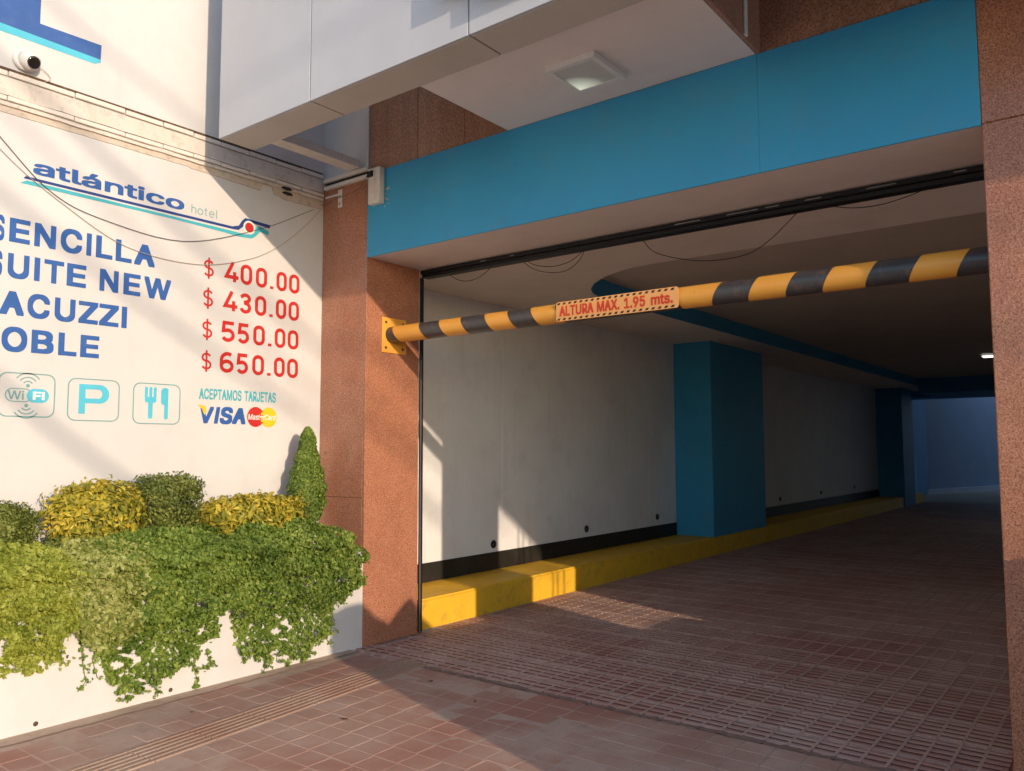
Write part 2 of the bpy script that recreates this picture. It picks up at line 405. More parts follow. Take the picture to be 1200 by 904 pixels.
def text_on(g, s, u0, u1, v0, v1, plane, d, th, bold=.02, shear=0, spacing=1.0):
    """letters fitted to the rectangle u0..u1, v0..v1 of a plane, raised by th"""
    m = text_mesh(s, shear, spacing); src = bmesh.new(); src.from_mesh(m); bpy.data.meshes.remove(m)
    bmesh.ops.triangulate(src, faces=src.faces[:]); bmesh.ops.split_edges(src, edges=src.edges[:])
    for i_, f_ in enumerate(src.faces):
        for v in f_.verts: v.co.z = (i_ % 8)*min(8e-6, th/160)
    xs = [v.co.x for v in src.verts]; ys = [v.co.y for v in src.verts]
    a, b, c_, e = min(xs)-bold, max(xs)+bold, min(ys)-bold, max(ys)+bold
    sg = -1 if plane == 'Y' else 1
    offs = [(0, 0)] + ([(bold*a_, bold*b_) for a_, b_ in ((-1,-1),(0,-1),(1,-1),(-1,0),(1,0),(-1,1),(0,1),(1,1))] if bold > 0 else [])
    for q_, (ox, oy) in enumerate(offs):       # a bold stroke: the same outline laid nine times, each sheet a hair above the last
        t = src.copy()
        dd = d + th*(.4+.6*q_/9)
        for v in t.verts:
            u = u0+(v.co.x+ox-a)/(b-a)*(u1-u0); q = v0+(v.co.y+oy-c_)/(e-c_)*(v1-v0)
            v.co = {'X': (dd+v.co.z, u, q), 'Y': (u, d+th-th*(.4+.6*q_/9)-v.co.z, q), 'Z': (u, q, dd+v.co.z)}[plane]
        g.add(t)
    src.free()
_lay = [0]
def stroke(g, pts, wd, d, th, closed=False):
    """flat mitred stroke on the sign wall, pts in (Y, Z)"""
    _lay[0] = (_lay[0]+1) % 7; x = d + th*(.4+.08*_lay[0]); n = len(pts); L_, R_ = [], []
    for i, p in enumerate(pts):
        a = pts[i-1] if (i or closed) else p; b = pts[(i+1) % n] if (i < n-1 or closed) else p
        d1 = Vector((p[0]-a[0], p[1]-a[1])); d2 = Vector((b[0]-p[0], b[1]-p[1]))
        if d1.length < 1e-9: d1 = d2
        if d2.length < 1e-9: d2 = d1
        d1.normalize(); d2.normalize(); t_ = (d1+d2).normalized(); nn = Vector((-t_.y, t_.x)); k = wd/2/max(.5, nn.dot(Vector((-d1.y, d1.x))))
        L_.append(g.bm.verts.new((x, p[0]+nn.x*k, p[1]+nn.y*k))); R_.append(g.bm.verts.new((x, p[0]-nn.x*k, p[1]-nn.y*k)))
    for i in range(n if closed else n-1):
        j = (i+1) % n; g.bm.faces.new((L_[i], R_[i], R_[j], L_[j]))
def arcp(cx, cy, rx, ry, a0, a1, n=14): return [(cx+rx*math.cos(R(a0+(a1-a0)*k/n)), cy+ry*math.sin(R(a0+(a1-a0)*k/n))) for k in range(n+1)]
def glyph(ch):
    w_ = .13   # half stroke in cell units (height 1, width .6) is w_/2
    o = w_/2; W = .60
    if ch == '0': return [(arcp(W/2, 1-.30, W/2-o, .30-o, 0, 180)+arcp(W/2, .30, W/2-o, .30-o, 180, 360), True)]
    if ch == '4': return [([(.50, .24), (.50-.44, .24), (.36, 1.0)], False), ([(.44, .0), (.44, .52)], False), ([(.3, .24), (.62, .24)], False)]
    if ch == '5': return [([(.55, 1-o), (.12, 1-o), (.09, .53)]+arcp(W/2-.01, .32, W/2-o, .32-o, 115, -150), False)]
    if ch == '3': return [([(.05, .80)]+arcp(W/2, .755, W/2-o-.02, .245-o, 150, -80)+[(.22, .54)], False), ([(.22, .53)]+arcp(W/2, .285, W/2-o, .285-o, 80, -165), False)]
    if ch == '6': return [(arcp(W/2, .31, W/2-o, .31-o, 0, 360)[:-1], True), (arcp(W/2+.03, .60, W/2-o+.03, .40-o, 55, 180)+[(.065, .34)], False)]
    if ch == '.': return [([(0, .07), (.14, .07)], False)]
    if ch == '$': return [(arcp(.30, .70, .24, .20, 25, 250)+arcp(.30, .285, .25, .215, 75, -155), False), ([(.30, -.12), (.30, 1.10)], False)]
def number_on(g, s_, u0, u1, v0, h, d, th, wd, cells=((0,.165),(.20,.341),(.40,.541),(.588,.635),(.682,.816),(.859,1.0))):
    for ch, (a, b) in zip(s_, cells):
        cw = .14 if ch == '.' else .60; sx = (b-a)*(u1-u0)/cw
        for pts, cl in glyph(ch): stroke(g, [(u0+a*(u1-u0)+x*sx, v0+y*h) for x, y in pts], wd if ch != '.' else .018, d, th, cl)
def rrect(u0, u1, v0, v1, r, n=5):
    P = []
    for cx, cy, a in ((u1-r, v1-r, 0), (u0+r, v1-r, 90), (u0+r, v0+r, 180), (u1-r, v0+r, 270)):
        for k in range(n+1): P.append((cx+r*math.cos(R(a+90*k/n)), cy+r*math.sin(R(a+90*k/n))))
    return P
def disc(cx, cy, rx, ry=None, n=28): return [(cx+rx*math.cos(2*math.pi*k/n), cy+(ry or rx)*math.sin(2*math.pi*k/n)) for k in range(n)]
def arcband(cx, cy, r, w_, a0, a1, sx=1, n=10):
    o_ = [(cx+(r+w_/2)*sx*math.cos(R(a0+(a1-a0)*k/n)), cy+(r+w_/2)*math.sin(R(a0+(a1-a0)*k/n))) for k in range(n+1)]
    i_ = [(cx+(r-w_/2)*sx*math.cos(R(a0+(a1-a0)*k/n)), cy+(r-w_/2)*math.sin(R(a0+(a1-a0)*k/n))) for k in range(n+1)]
    return o_+i_[::-1]

# ------------------------------------------------------------------ SIGN WALL
sw = thing('sign_wall', (XW, -1.5, 0), 'white painted hotel wall lettered with room prices and service icons, left of the driveway', 'wall')
G().box(XW-.25, XW, -6, D, -.16, 6.2).build('wall_panel', WHITE, sw)
d0, th = XW+.0004, .0011
def lettering(name, items, mat, **kw):
    g = G()
    for it in items: text_on(g, *it, 'X', d0, th, **kw)
    return g.build(name, mat, sw)
lettering('hotel_name_text', [('atlántico', -1.842, -1.020, 2.632, 2.712)], INKB, bold=.022)
g = G(); hu = lambda k: -.972+k*.0372; zz0 = 2.634     # thin stroked word beside the name
for pts, cl in (([(hu(0), zz0), (hu(0), zz0+.052)], 0), ([(hu(0), zz0+.024)]+[(a, b) for a, b in arcp(hu(0)+.013, zz0+.022, .013, .013, 170, 10)]+[(hu(0)+.026, zz0)], 0),
                (arcp(hu(1)+.018, zz0+.0185, .016, .0175, 0, 345), 1), ([(hu(2)+.016, zz0+.050), (hu(2)+.016, zz0+.006), (hu(2)+.024, zz0+.001)], 0), ([(hu(2)+.006, zz0+.036), (hu(2)+.026, zz0+.036)], 0),
                ([(hu(3)+.004, zz0+.019), (hu(3)+.034, zz0+.019)], 0), (arcp(hu(3)+.019, zz0+.0185, .016, .0175, 0, 320), 0), ([(hu(4)+.014, zz0), (hu(4)+.014, zz0+.052)], 0)):
    stroke(g, pts, .0058, d0, th, bool(cl))
g.build('hotel_word_text', INKG, sw)
def word(letters, z0, z1, ymid, f, mat=None, bold=.027, name='room_name_text'):
    g = G()
    for ch, a, b in letters:
        u0, u1 = (px2yz(f(v), ymid(f(v)), XW)[0] for v in (a, b))
        if ch == 'I': g.quad((d0+th*.8, u0, z0), (d0+th*.8, u1, z0), (d0+th*.8, u1, z1), (d0+th*.8, u0, z1))
        else: text_on(g, ch, u0, u1, z0-(.004 if ch in 'SCOU' else 0), z1+(.004 if ch in 'SCO' else 0), 'X', d0, th, bold=bold)
    return g.build(name, mat or INKB, sw)
def px2yz(x, y, X):      # turns a measured direction from the camera into a point of the wall plane x = X
    d = rt*(x-600)/945.66 - up*(y-452)/945.66 + fw; t = (X-CAM.x)/d.x; q = CAM + d*t; return (q.y, q.z)
fc_ = lambda v: v/4.76
word((('S',-30,25),('E',52,168),('N',192,312),('C',338,458),('I',482,510),('L',535,628),('L',645,735),('A',748,864)), 2.264, 2.385, lambda x: 268+.20*x, fc_)
word((('S',-42,12),('U',42,162),('I',190,222),('T',245,355),('E',372,480),('N',555,660),('E',688,783),('W',803,952)), 2.087, 2.207, lambda x: 312+.16*x, fc_)
word((('J',-60,-15),('A',-2,136),('C',153,278),('U',305,420),('Z',438,547),('Z',553,662),('I',678,708)), 1.900, 2.018, lambda x: 352+.13*x, fc_)
word((('D',-130,-20),('O',8,152),('B',175,300),('L',325,428),('E',448,553)), 1.721, 1.839, lambda x: 396+.09*x, fc_)
for k, (n_, u, v0) in enumerate((('400.00', -.742, 2.265), ('430.00', -.745, 2.083), ('550.00', -.758, 1.893), ('650.00', -.762, 1.704))):
    g = G(); number_on(g, n_, u, -.190, v0, .121, d0, th, .0225); g.build('price_text', INKR, sw)
    g = G(); number_on(g, '$', -.884, -.818, v0+.005, .106, d0, th, .0125, cells=((0, 1),)); g.build('dollar_sign_text', INKR, sw)
# ship-like emblem: dark line over a teal line ending in a hull with a red disc
g = G(); g.prism([(-1.885,2.597), (-1.875,2.611), (-.70,2.611), (-.655,2.626), (-.632,2.662), (-.610,2.684), (-.423,2.678), (-.430,2.656), (-.565,2.664), (-.60,2.660), (-.622,2.628), (-.655,2.598), (-.69,2.595)], 'X', d0, d0+th); g.build('emblem_dark_line', INKN, sw)
g = G(); g.prism([(-1.90,2.570), (-1.87,2.590), (-.69,2.582), (-.60,2.580), (-.555,2.600), (-.535,2.640), (-.50,2.655), (-.435,2.633), (-.437,2.610), (-.500,2.618), (-.530,2.585), (-.56,2.563), (-.65,2.556), (-.76,2.562), (-1.10,2.570)], 'X', d0, d0+th); g.build('emblem_teal_line', INKT, sw)
G().prism(disc(-.580, 2.629, .043, .043), 'X', d0+.0012, d0+.0018).build('emblem_white_ring', INKW, sw)
G().prism(disc(-.580, 2.629, .031, .031), 'X', d0+.0020, d0+.0026).build('emblem_red_disc', INKR, sw)
# large cut-off letter up the wall with a cyan drop edge
g = G(); g.prism([(-2.35, 3.352), (-1.530, 3.352), (-1.528, 3.434), (-1.840, 3.424), (-1.840, 4.6), (-2.35, 4.6)], 'X', d0, d0+th); g.build('large_blue_letter', INKL, sw)
g = G(); g.prism([(-2.35, 3.306), (-1.56, 3.318), (-1.527, 3.338), (-1.530, 3.3515), (-2.35, 3.3515)], 'X', d0, d0+th); g.build('letter_cyan_edge', INKS, sw)
# icons
def frame_icon(u0, u1, v0, v1):
    g = G(); g.ring(rrect(u0, u1, v0, v1, .04), rrect(u0+.006, u1-.006, v0+.006, v1-.006, .035), 'X', d0, d0+th); return g
ic = frame_icon(-1.955, -1.692, 1.398, 1.618).build('wifi_icon', INKG, sw)
g = G()
for r_ in (.028, .048, .068):
    g.prism(arcband(-1.822, 1.553, r_-.004, .006, 35, 145, 1.0), 'X', d0, d0+th); g.prism(arcband(-1.826, 1.458, r_-.004, .006, 215, 325, 1.0), 'X', d0, d0+th)
g.prism(disc(-1.822, 1.555, .009), 'X', d0, d0+th); g.prism(disc(-1.826, 1.456, .009), 'X', d0, d0+th)
g.ring(rrect(-1.924, -1.80, 1.472, 1.541, .034), rrect(-1.919, -1.805, 1.477, 1.536, .030), 'X', d0, d0+th)
text_on(g, 'Wi', -1.912, -1.838, 1.484, 1.529, 'X', d0, th, bold=.012)
g.build('wifi_waves', INKG, ic)
G().prism(rrect(-1.826, -1.722, 1.472, 1.541, .034), 'X', d0+.0013, d0+.0019).build('wifi_pill', INKS, ic)
g = G(); text_on(g, 'Fi', -1.798, -1.742, 1.486, 1.528, 'X', d0+.0021, .0006, bold=.03); g.build('wifi_text', INKW, ic)
ic = frame_icon(-1.632, -1.362, 1.386, 1.610).build('parking_icon', INKG, sw)
g = G(); g.prism([(-1.575,1.424), (-1.575,1.580), (-1.470,1.580)]+arcp(-1.470, 1.530, .052, .050, 80, -80)+[(-1.470,1.480), (-1.542,1.480), (-1.542,1.506), (-1.475,1.506)]+arcp(-1.475, 1.530, .020, .024, -80, 80)+[(-1.475,1.554), (-1.542,1.554), (-1.5421,1.424)], 'X', d0, th+d0); g.build('parking_letter', INKS, ic)
ic = frame_icon(-1.288, -1.009, 1.378, 1.608).build('restaurant_icon', INKG, sw)
g = G()
for k in range(3): g.prism(rrect(-1.221+k*.0255, -1.204+k*.0255, 1.52, 1.586, .007), 'X', d0, d0+th)
g.prism(rrect(-1.221, -1.153, 1.498, 1.530, .014), 'X', d0, d0+th*1.1); g.prism(rrect(-1.200, -1.174, 1.408, 1.51, .012), 'X', d0, d0+th*1.2)
g.build('fork', INKS, ic)
g = G(); g.prism([(-1.126,1.500), (-1.126,1.565), (-1.118,1.582), (-1.100,1.586), (-1.083,1.580), (-1.083,1.415), (-1.090,1.406), (-1.099,1.406), (-1.106,1.415), (-1.106,1.488), (-1.118,1.490)], 'X', d0, d0+th); g.build('knife', INKS, ic)
lettering('card_notice_text', [('ACEPTAMOS TARJETAS', -.893, -.356, 1.532, 1.598)], INKT, bold=.022)
g = G(); uu = lambda v: px2yz(200+v/6, 487, XW)[0]
text_on(g, 'V', uu(208), uu(303), 1.390, 1.490, 'X', d0, th, bold=.034, shear=.12)
g.quad((d0+th*.8, uu(303), 1.390), (d0+th*.8, uu(330), 1.390), (d0+th*.8, uu(348), 1.490), (d0+th*.8, uu(321), 1.490))
text_on(g, 'S', uu(345), uu(437), 1.387, 1.493, 'X', d0, th, bold=.034, shear=.12)
text_on(g, 'A', uu(430), uu(526), 1.390, 1.490, 'X', d0, th, bold=.034, shear=.12)
g.build('card_logo_text', INKB, sw)
G().prism([(-.905,1.500), (-.852,1.494), (-.842,1.462), (-.856,1.440), (-.872,1.476)], 'X', d0+.0013, d0+.0019).build('card_logo_tip', INKY, sw)
G().prism(disc(-.503, 1.438, .061, .063), 'X', d0, d0+th).build('card_logo_red_disc', INKR, sw)
G().prism(disc(-.408, 1.438, .061, .063), 'X', d0+.0003, d0+th+.0004).build('card_logo_yellow_disc', INKY, sw)
g = G()
for k in range(4): g.box(d0+.0016, d0+.0018, -.478, -.448, 1.402+k*.022, 1.408+k*.022)
g.build('card_logo_bars', INKR, sw)
lettering_o = G(); text_on(lettering_o, 'MasterCard', -.558, -.354, 1.420, 1.456, 'X', d0+.0020, .0006, bold=.012, shear=.15); lettering_o.build('card_logo_name', INKW, sw)

# old ledge and ducts across the sign wall and round onto the pillar
led = thing('cable_ledge', (XW, -1.2, 3.0), 'stained old ledge with two plastic cable ducts running along the sign wall', 'cable duct')
def dirtybox(x0, x1, y0, y1, z0, z1, n=30, amp=.002):
    g = G(); t = bmesh.new(); bmesh.ops.create_cube(t, size=1)
    bmesh.ops.subdivide_edges(t, edges=[e for e in t.edges if abs(e.verts[0].co.y-e.verts[1].co.y) > .5], cuts=n)
    for v in t.verts:
        v.co = Vector((x0+(v.co.x+.5)*(x1-x0), y0+(v.co.y+.5)*(y1-y0), z0+(v.co.z+.5)*(z1-z0)))
        v.co.z += random.uniform(-amp, amp); 
        if v.co.x > (x0+x1)/2: v.co.x += random.uniform(-amp, amp)*.6
    g.add(t); return g
dirtybox(XW, XW+.014, -3.2, -.006, 2.992, 3.082, 40).build('ledge_band', WHITE_OLD, led)
segs = [-3.2, -2.75, -2.3, -1.98, -1.66, -1.39, -1.17, -.98, -.80, -.6, -.4, -.2, -.006]
for a, b in zip(segs[:-1], segs[1:]):
    dz = random.uniform(-.003, .003)
    G().box(XW, XW+.018, a+.003, b-.003, 3.090+dz, 3.116+dz, .003).build('duct_piece', PVC, led)
    dz = random.uniform(-.002, .002)
    G().box(XW, XW+.020, a+.002, b-.002, 2.962+dz, 2.986+dz, .003).build('duct_piece', PVC, led)
G().box(XW, XW+.003, -3.2, -.008, 3.1165, 3.134).build('grime_line', GRIME, led)
dirtybox(XW, XW+.016, -3.2, -.010, 2.936, 2.956, 40, .003).build('lower_duct', WHITE_OLD, led)
# peeled rough plaster below, with a ragged lower edge
g = G(); n_ = 120; prev = None
for i in range(n_+1):
    y = -2.6 + i*(2.59)/n_
    lo = 2.893 + .006*math.sin(y*5) + random.uniform(-.0015, .0015)
    if -.50 < y < -.40: lo += .045
    if y > -.35: lo -= .012
    if y < -1.0: lo = 2.905 + random.uniform(-.0012, .0012)
    c_ = (g.bm.verts.new((XW+.004, y, 2.938)), g.bm.verts.new((XW+.004, y, lo)), g.bm.verts.new((XW+.0002, y, lo-.002)))
    if prev:
        g.bm.faces.new((prev[0], c_[0], c_[1], prev[1])); g.bm.faces.new((prev[1], c_[1], c_[2], prev[2]))
    prev = c_
g.build('peeled_plaster', PLASTER, led)
for yy, zz in ((-.315, 2.945), (-.300, 2.918)):
    G().prism([(yy-.045, zz), (yy-.02, zz+.012), (yy+.03, zz+.010), (yy+.045, zz-.003), (yy+.01, zz-.012), (yy-.03, zz-.008)], 'X', XW+.015 if zz > 2.93 else XW+.004, XW+.019 if zz > 2.93 else XW+.006).build('broken_hole', BLACKB, led)

# security camera
sc_ = thing('security_camera', (XW, -1.872, 3.203), 'small white dome security camera with black lens on the upper sign wall', 'camera')
G().lathe((XW, -1.905, 3.200), [(0, .056), (.012, .060), (.024, .055)], 'X').build('base', CAMW, sc_)
aim = Vector((.85, .12, -.38)).normalized(); c0 = Vector((XW+.026, -1.895, 3.197))
G().lathe(c0, [(-.012, .048), (.012, .050), (.03, .047), (.046, .038), (.05, .030)], aim).build('body', CAMW, sc_)
G().lathe(c0+aim*.050, [(0, .031), (.006, .031), (.008, .024)], aim).build('lens', GLASSB, sc_)
pts = [(XW+.012, -1.838+.055*math.sin(t*math.pi), 3.19-.085*t) for t in [k/10 for k in range(11)]]
G().tube(pts, .0018, 6).build('lead', WIREW, sc_)

# ------------------------------------------------------------------ PLANTER
pl = thing('planter', (0, -2, 0), 'white painted planter wall with greenery spilling over it, below the price lettering', 'planter')
g = G(); t = bmesh.new(); bmesh.ops.create_grid(t, x_segments=2, y_segments=2, size=1); t.free()
dirtybox(-.10, 0, -6, -.004, -.16, .60, 80, .0012).build('front_wall', WHITE, pl)
G().box(XW+.002, -.101, -6, -.005, .3, .54).build('soil', plain('soil', (.06,.04,.025), .95), pl)
for y in (-1.905, -1.275):
    G().lathe((-.002, y, .030), [(0, .010), (.003, .011), (.0035, .007)], 'X', 14).build('weep_hole', GRIME, pl)

def leafmat(name, cols, gloss=.45, sc=7., seed=0):
    m, n, l, b = newmat(name); co = geo(n, l)
    at = n.new('ShaderNodeAttribute'); at.attribute_name = 'tint'
    f = noise(n, l, co, sc, 4, .6)
    k = n.new('ShaderNodeMath'); k.operation = 'MULTIPLY_ADD'; k.inputs[1].default_value = .55; l.new(at.outputs['Fac'], k.inputs[0])
    k2 = n.new('ShaderNodeMath'); k2.operation = 'MULTIPLY_ADD'; k2.inputs[1].default_value = 1.1; k2.inputs[2].default_value = -.33; l.new(f, k2.inputs[0])
    l.new(k2.outputs[0], k.inputs[2])
    c = ramp(n, l, k.outputs[0], [(i/(len(cols)-1), x) for i, x in enumerate(cols)])
    l.new(c, b.inputs['Base Color']); b.inputs['Roughness'].default_value = gloss; b.inputs['Specular IOR Level'].default_value = .35
    tr = n.new('ShaderNodeBsdfTranslucent'); l.new(c, tr.inputs['Color'])
    ms = n.new('ShaderNodeMixShader'); ms.inputs[0].default_value = .3
    l.new(b.outputs[0], ms.inputs[1]); l.new(tr.outputs[0], ms.inputs[2]); l.new(ms.outputs[0], n['Material Output'].inputs[0])
    return m
L_LIME = leafmat('lime_leaf', [(.09,.13,.014), (.23,.28,.03), (.39,.43,.07), (.52,.54,.13)])
L_GREEN = leafmat('green_leaf', [(.03,.062,.01), (.115,.195,.028), (.24,.33,.055), (.42,.48,.12)])
L_DARK = leafmat('dark_leaf', [(.05,.07,.014), (.13,.175,.03), (.24,.28,.06), (.38,.38,.11)])
L_YEL = leafmat('yellow_leaf', [(.10,.12,.018), (.30,.30,.04), (.60,.48,.05), (.80,.65,.13)])
L_PALE = leafmat('pale_leaf', [(.10,.14,.02), (.22,.27,.05), (.42,.45,.14), (.56,.56,.24)])
STEM = plain('woody_stem', (.16, .09, .05), .8)
class Leaves:
    def __init__(s): s.v = []; s.f = []; s.t = []
    def leaf(s, p, nrm, size, asp=.55, droop=.25):
        nrm = (Vector(nrm) + Vector((random.gauss(0,.55), random.gauss(0,.55), random.gauss(0,.55)))).normalized()
        a = Vector((random.gauss(0,1), random.gauss(0,1), random.gauss(0,1))); a = (a - nrm*a.dot(nrm)).normalized(); b = nrm.cross(a)
        L = size*random.choice((.65, .85, 1., 1., 1.2, 1.5))*random.uniform(.85, 1.15); W = L*asp/2; i = len(s.v); p = Vector(p)
        q0 = p - a*L*.5; q3 = p + a*L*.5 - nrm*L*droop*.5; mid = p + nrm*0
        s.v += [q0, p - a*L*.08 + b*W + nrm*L*.1, q3, p - a*L*.08 - b*W + nrm*L*.1, mid + a*L*.05]
        s.f += [(i, i+1, i+4), (i+1, i+2, i+4), (i+2, i+3, i+4), (i+3, i, i+4)]
        s.t += [random.random()]*5
    def build(s, name, mat, parent):
        off = wloc(parent); m = bpy.data.meshes.new(name); m.from_pydata([tuple(v-off) for v in s.v], [], s.f); m.materials.append(mat)
        at = m.attributes.new('tint', 'FLOAT', 'POINT'); at.data.foreach_set('value', s.t)
        o = bpy.data.objects.new(name, m); COL.objects.link(o); o.parent = parent; o['kind'] = 'stuff'; return o
def lump(p, f=9.): return .5+.5*math.sin(p[0]*f+1.3*math.sin(p[1]*f*.8)+2*math.sin(p[2]*f*1.1))
def shrub(name, c, rad, n, size, mat, label, cat='shrub', asp=.55, spiky=0, cone=False, stems=4, flat=1.0):
    c = Vector(c); o = thing(name, (c.x, c.y, .54), label, cat)
    Lv = Leaves()
    for _ in range(n):
        while 1:
            d = Vector((random.gauss(0,1), random.gauss(0,1), random.gauss(0,1))).normalized()
            if d.x > -.6: break
        if cone:
            t = random.random()**.85        # height share
            K = ((0,.5),(.12,.85),(.28,1.),(.45,.88),(.6,.70),(.74,.50),(.82,.43),(.93,.33),(1.01,.06))
            for (t0,p0),(t1,p1) in zip(K[:-1], K[1:]):
                if t0 <= t <= t1: prof = p0+(p1-p0)*(t-t0)/(t1-t0)
            prof *= 1+.07*math.sin(t*38)
            a = random.uniform(-math.pi*.75, math.pi*.75); rr = random.uniform(.55, 1.03)**.7*prof
            p = Vector((c.x+math.cos(a)*rad[0]*rr, c.y+math.sin(a)*rad[1]*rr, c.z+(2*t-1)*rad[2])); nn = Vector((math.cos(a), math.sin(a), .35))
        else:
            k = random.uniform(.25, 1.0)**.55*(1+.09*(lump(d*3, 3.)-.5)*2+random.gauss(0,.02))
            if spiky and random.random() < spiky: k += random.uniform(0, .22)
            dd = Vector((d.x, d.y, d.z)); e = .72
            dd = Vector([math.copysign(abs(q)**e, q) for q in d])*flat if flat != 1 else dd
            p = Vector((c.x+dd.x*rad[0]*k, c.y+dd.y*rad[1]*k, c.z+dd.z*rad[2]*k*(1 if d.z > 0 else 1.75))); nn = d + Vector((0,0,.4 if spiky else 0))
        if p.x < XW+.015: p.x = XW+.015+random.random()*.05
        Lv.leaf(p, nn, size, asp)
    for _ in range(5 if not cone else 2):          # stray shoots
        a = random.uniform(-1.5, 1.5); r_ = random.uniform(.5, 1)
        q = Vector((c.x+math.cos(a)*rad[0]*.6*r_, c.y+math.sin(a)*rad[1]*1.0*r_, c.z+rad[2]*(.75 if not cone else random.uniform(-.6, .6)))); dr = Vector((random.gauss(.2,.3), math.sin(a)*.8+random.gauss(0,.3), random.uniform(.5, 1))).normalized()
        for k in range(4): Lv.leaf(q+dr*size*.38*k, dr, size*.9, asp)
    Lv.build('foliage', mat, o)
    g = G()
    for k in range(stems):
        a = random.uniform(0, 6.28); q = c + Vector((math.cos(a)*rad[0]*.5, math.sin(a)*rad[1]*.5, rad[2]*.2))
        b = Vector((c.x+math.cos(a)*.02, c.y+math.sin(a)*.02, .52))
        g.tube([b, b.lerp(q, .5)+Vector((.01,.015,0)), q], [.007, .005, .003], 6)
    g.build('stem', STEM, o); return o
shrub('shrub', (-.24, -2.02, .885), (.15, .19, .115), 9000, .018, L_DARK, 'small round clipped green shrub at the left edge of the planter, partly cut off')
shrub('shrub', (-.24, -1.555, .93), (.17, .235, .145), 6500, .036, L_YEL, 'dome shaped yellow leaved shrub between the two round green shrubs', asp=.45, spiky=.25)
shrub('shrub', (-.25, -1.195, .955), (.17, .185, .15), 12000, .017, L_DARK, 'taller round clipped green shrub between the two yellow shrubs', flat=1.03)
shrub('shrub', (-.20, -.70, .845), (.17, .345, .12), 6500, .042, L_YEL, 'low spiky bright yellow shrub beside the cone shaped bush', asp=.42, spiky=.35)
shrub('shrub', (-.16, -1.70, .74), (.12, .26, .09), 3500, .022, L_DARK, 'low dark undergrowth in the gap left of the yellow dome shrub', stems=5)
shrub('shrub', (-.14, -1.12, .76), (.11, .24, .08), 3500, .020, L_GREEN, 'low dark undergrowth at the foot of the taller round green shrub', stems=5)
shrub('cone_topiary', (-.25, -.255, 1.075), (.12, .130, .30), 13000, .016, L_GREEN, 'cone shaped clipped green bush with a knob top in front of the granite pillar', 'topiary', cone=True, stems=2)

# trailing ground cover over the planter front: outlines in wall coordinates (Y, Z)
import numpy as np
def inpoly(P, y, z):
    c = False; j = len(P)-1
    for i in range(len(P)):
        if (P[i][1] > z) != (P[j][1] > z) and y < (P[j][0]-P[i][0])*(z-P[i][1])/(P[j][1]-P[i][1])+P[i][0]: c = not c
        j = i
    return c
def px2yz(x, y, X):      # converts outline measurements to the wall plane x = X
    d = rt*(x-600)/945.66 - up*(y-452)/945.66 + fw; t = (X-CAM.x)/d.x; q = CAM + d*t; return (q.y, q.z)
def creeper(name, outline, n, size, mat, label, strands=(), bulge=.11, dens=1.0, xs=.09, holes=.0):
    P = [px2yz(x, y, xs) for x, y in outline]
    ys = [p[0] for p in P]; zs = [p[1] for p in P]
    o = thing(name, (-.02, sum(ys)/len(ys), .6), label, 'creeper'); Lv = Leaves(); k = 0; tries = 0
    while k < n and tries < n*12:
        tries += 1
        y = random.uniform(min(ys), max(ys)); z = random.uniform(min(zs), max(zs))
        if not inpoly(P, y+random.gauss(0,.006), z+random.gauss(0,.006)): continue
        lm = lump((0, y, z), 17.)
        b2 = lump((.3*math.sin(y*7), y+.1*math.sin(z*23), z), 61.); thr = 1-.55*holes*max(0, min(1, (.56-z)/.3))
        if b2 > thr: continue
        # depth profile: bulges over the wall's top edge, thins downward
        if z > .60: x = .125*math.cos(min(1.35, (z-.60)/.22*1.35)) - .13*((z-.6)/.22)**2 + .02
        else: x = .030 + (bulge)*max(0, min(1, (z-.22)/.35))**1.2
        l2_ = lump((0, y*1.0+.3*math.sin(z*9), z), 43.)
        x += .085*(lm-.5) + .05*(l2_-.5) - abs(random.gauss(0, .026)) + (random.random() < .06)*random.uniform(0, .04)
        x = max(x, .004 if z < .6 else -.3)
        Lv.leaf((x, y, z), (.8, 0, .55), size, .72); k += 1
    g = G()
    for st in strands:
        Q = [px2yz(x, y, .02) for x, y in st[0]]; wd = st[1]
        for i in range(len(Q)-1):
            seg = max(.01, math.dist(Q[i], Q[i+1])); nc = max(2, int(seg/.022))
            for c_ in range(nc):
                t = (c_+random.random())/nc; w2 = wd*random.uniform(.4, 1.7)
                cy_ = Q[i][0]+(Q[i+1][0]-Q[i][0])*t+random.gauss(0, wd*.5); cz_ = Q[i][1]+(Q[i+1][1]-Q[i][1])*t
                for _ in range(random.randint(3, 10)):
                    Lv.leaf((.008+abs(random.gauss(0, .014)), cy_+random.gauss(0, w2*.8), cz_+random.gauss(0, .010)), (1, 0, .4), size*.95, .72)
        g.tube([(.006, q[0], q[1]) for q in Q], .0016, 5)
    Lv.build('foliage', mat, o)
    if strands: g.build('stem', STEM, o, kind='stuff')
    else: g.bm.free()
    return o
creeper('trailing_plant', [(-70,648), (0,640), (60,642), (92,650), (98,690), (88,735), (67,748), (78,775), (60,790), (38,796), (32,782), (22,792), (6,796), (12,775), (4,750), (-70,740)], 12000, .020, L_LIME,
        'yellow green trailing plant spilling over the left end of the planter', [([(20,740),(14,775),(5,797)], .008), ([(58,750),(72,775),(79,780)], .010)], holes=.35)
creeper('trailing_plant', [(80,648), (100,636), (150,632), (178,640), (172,680), (160,712), (170,740), (140,770), (118,765), (100,752), (92,730), (84,700)], 6500, .024, L_PALE,
        'pale variegated trailing plant between the lime and the dark green ones', holes=.2)
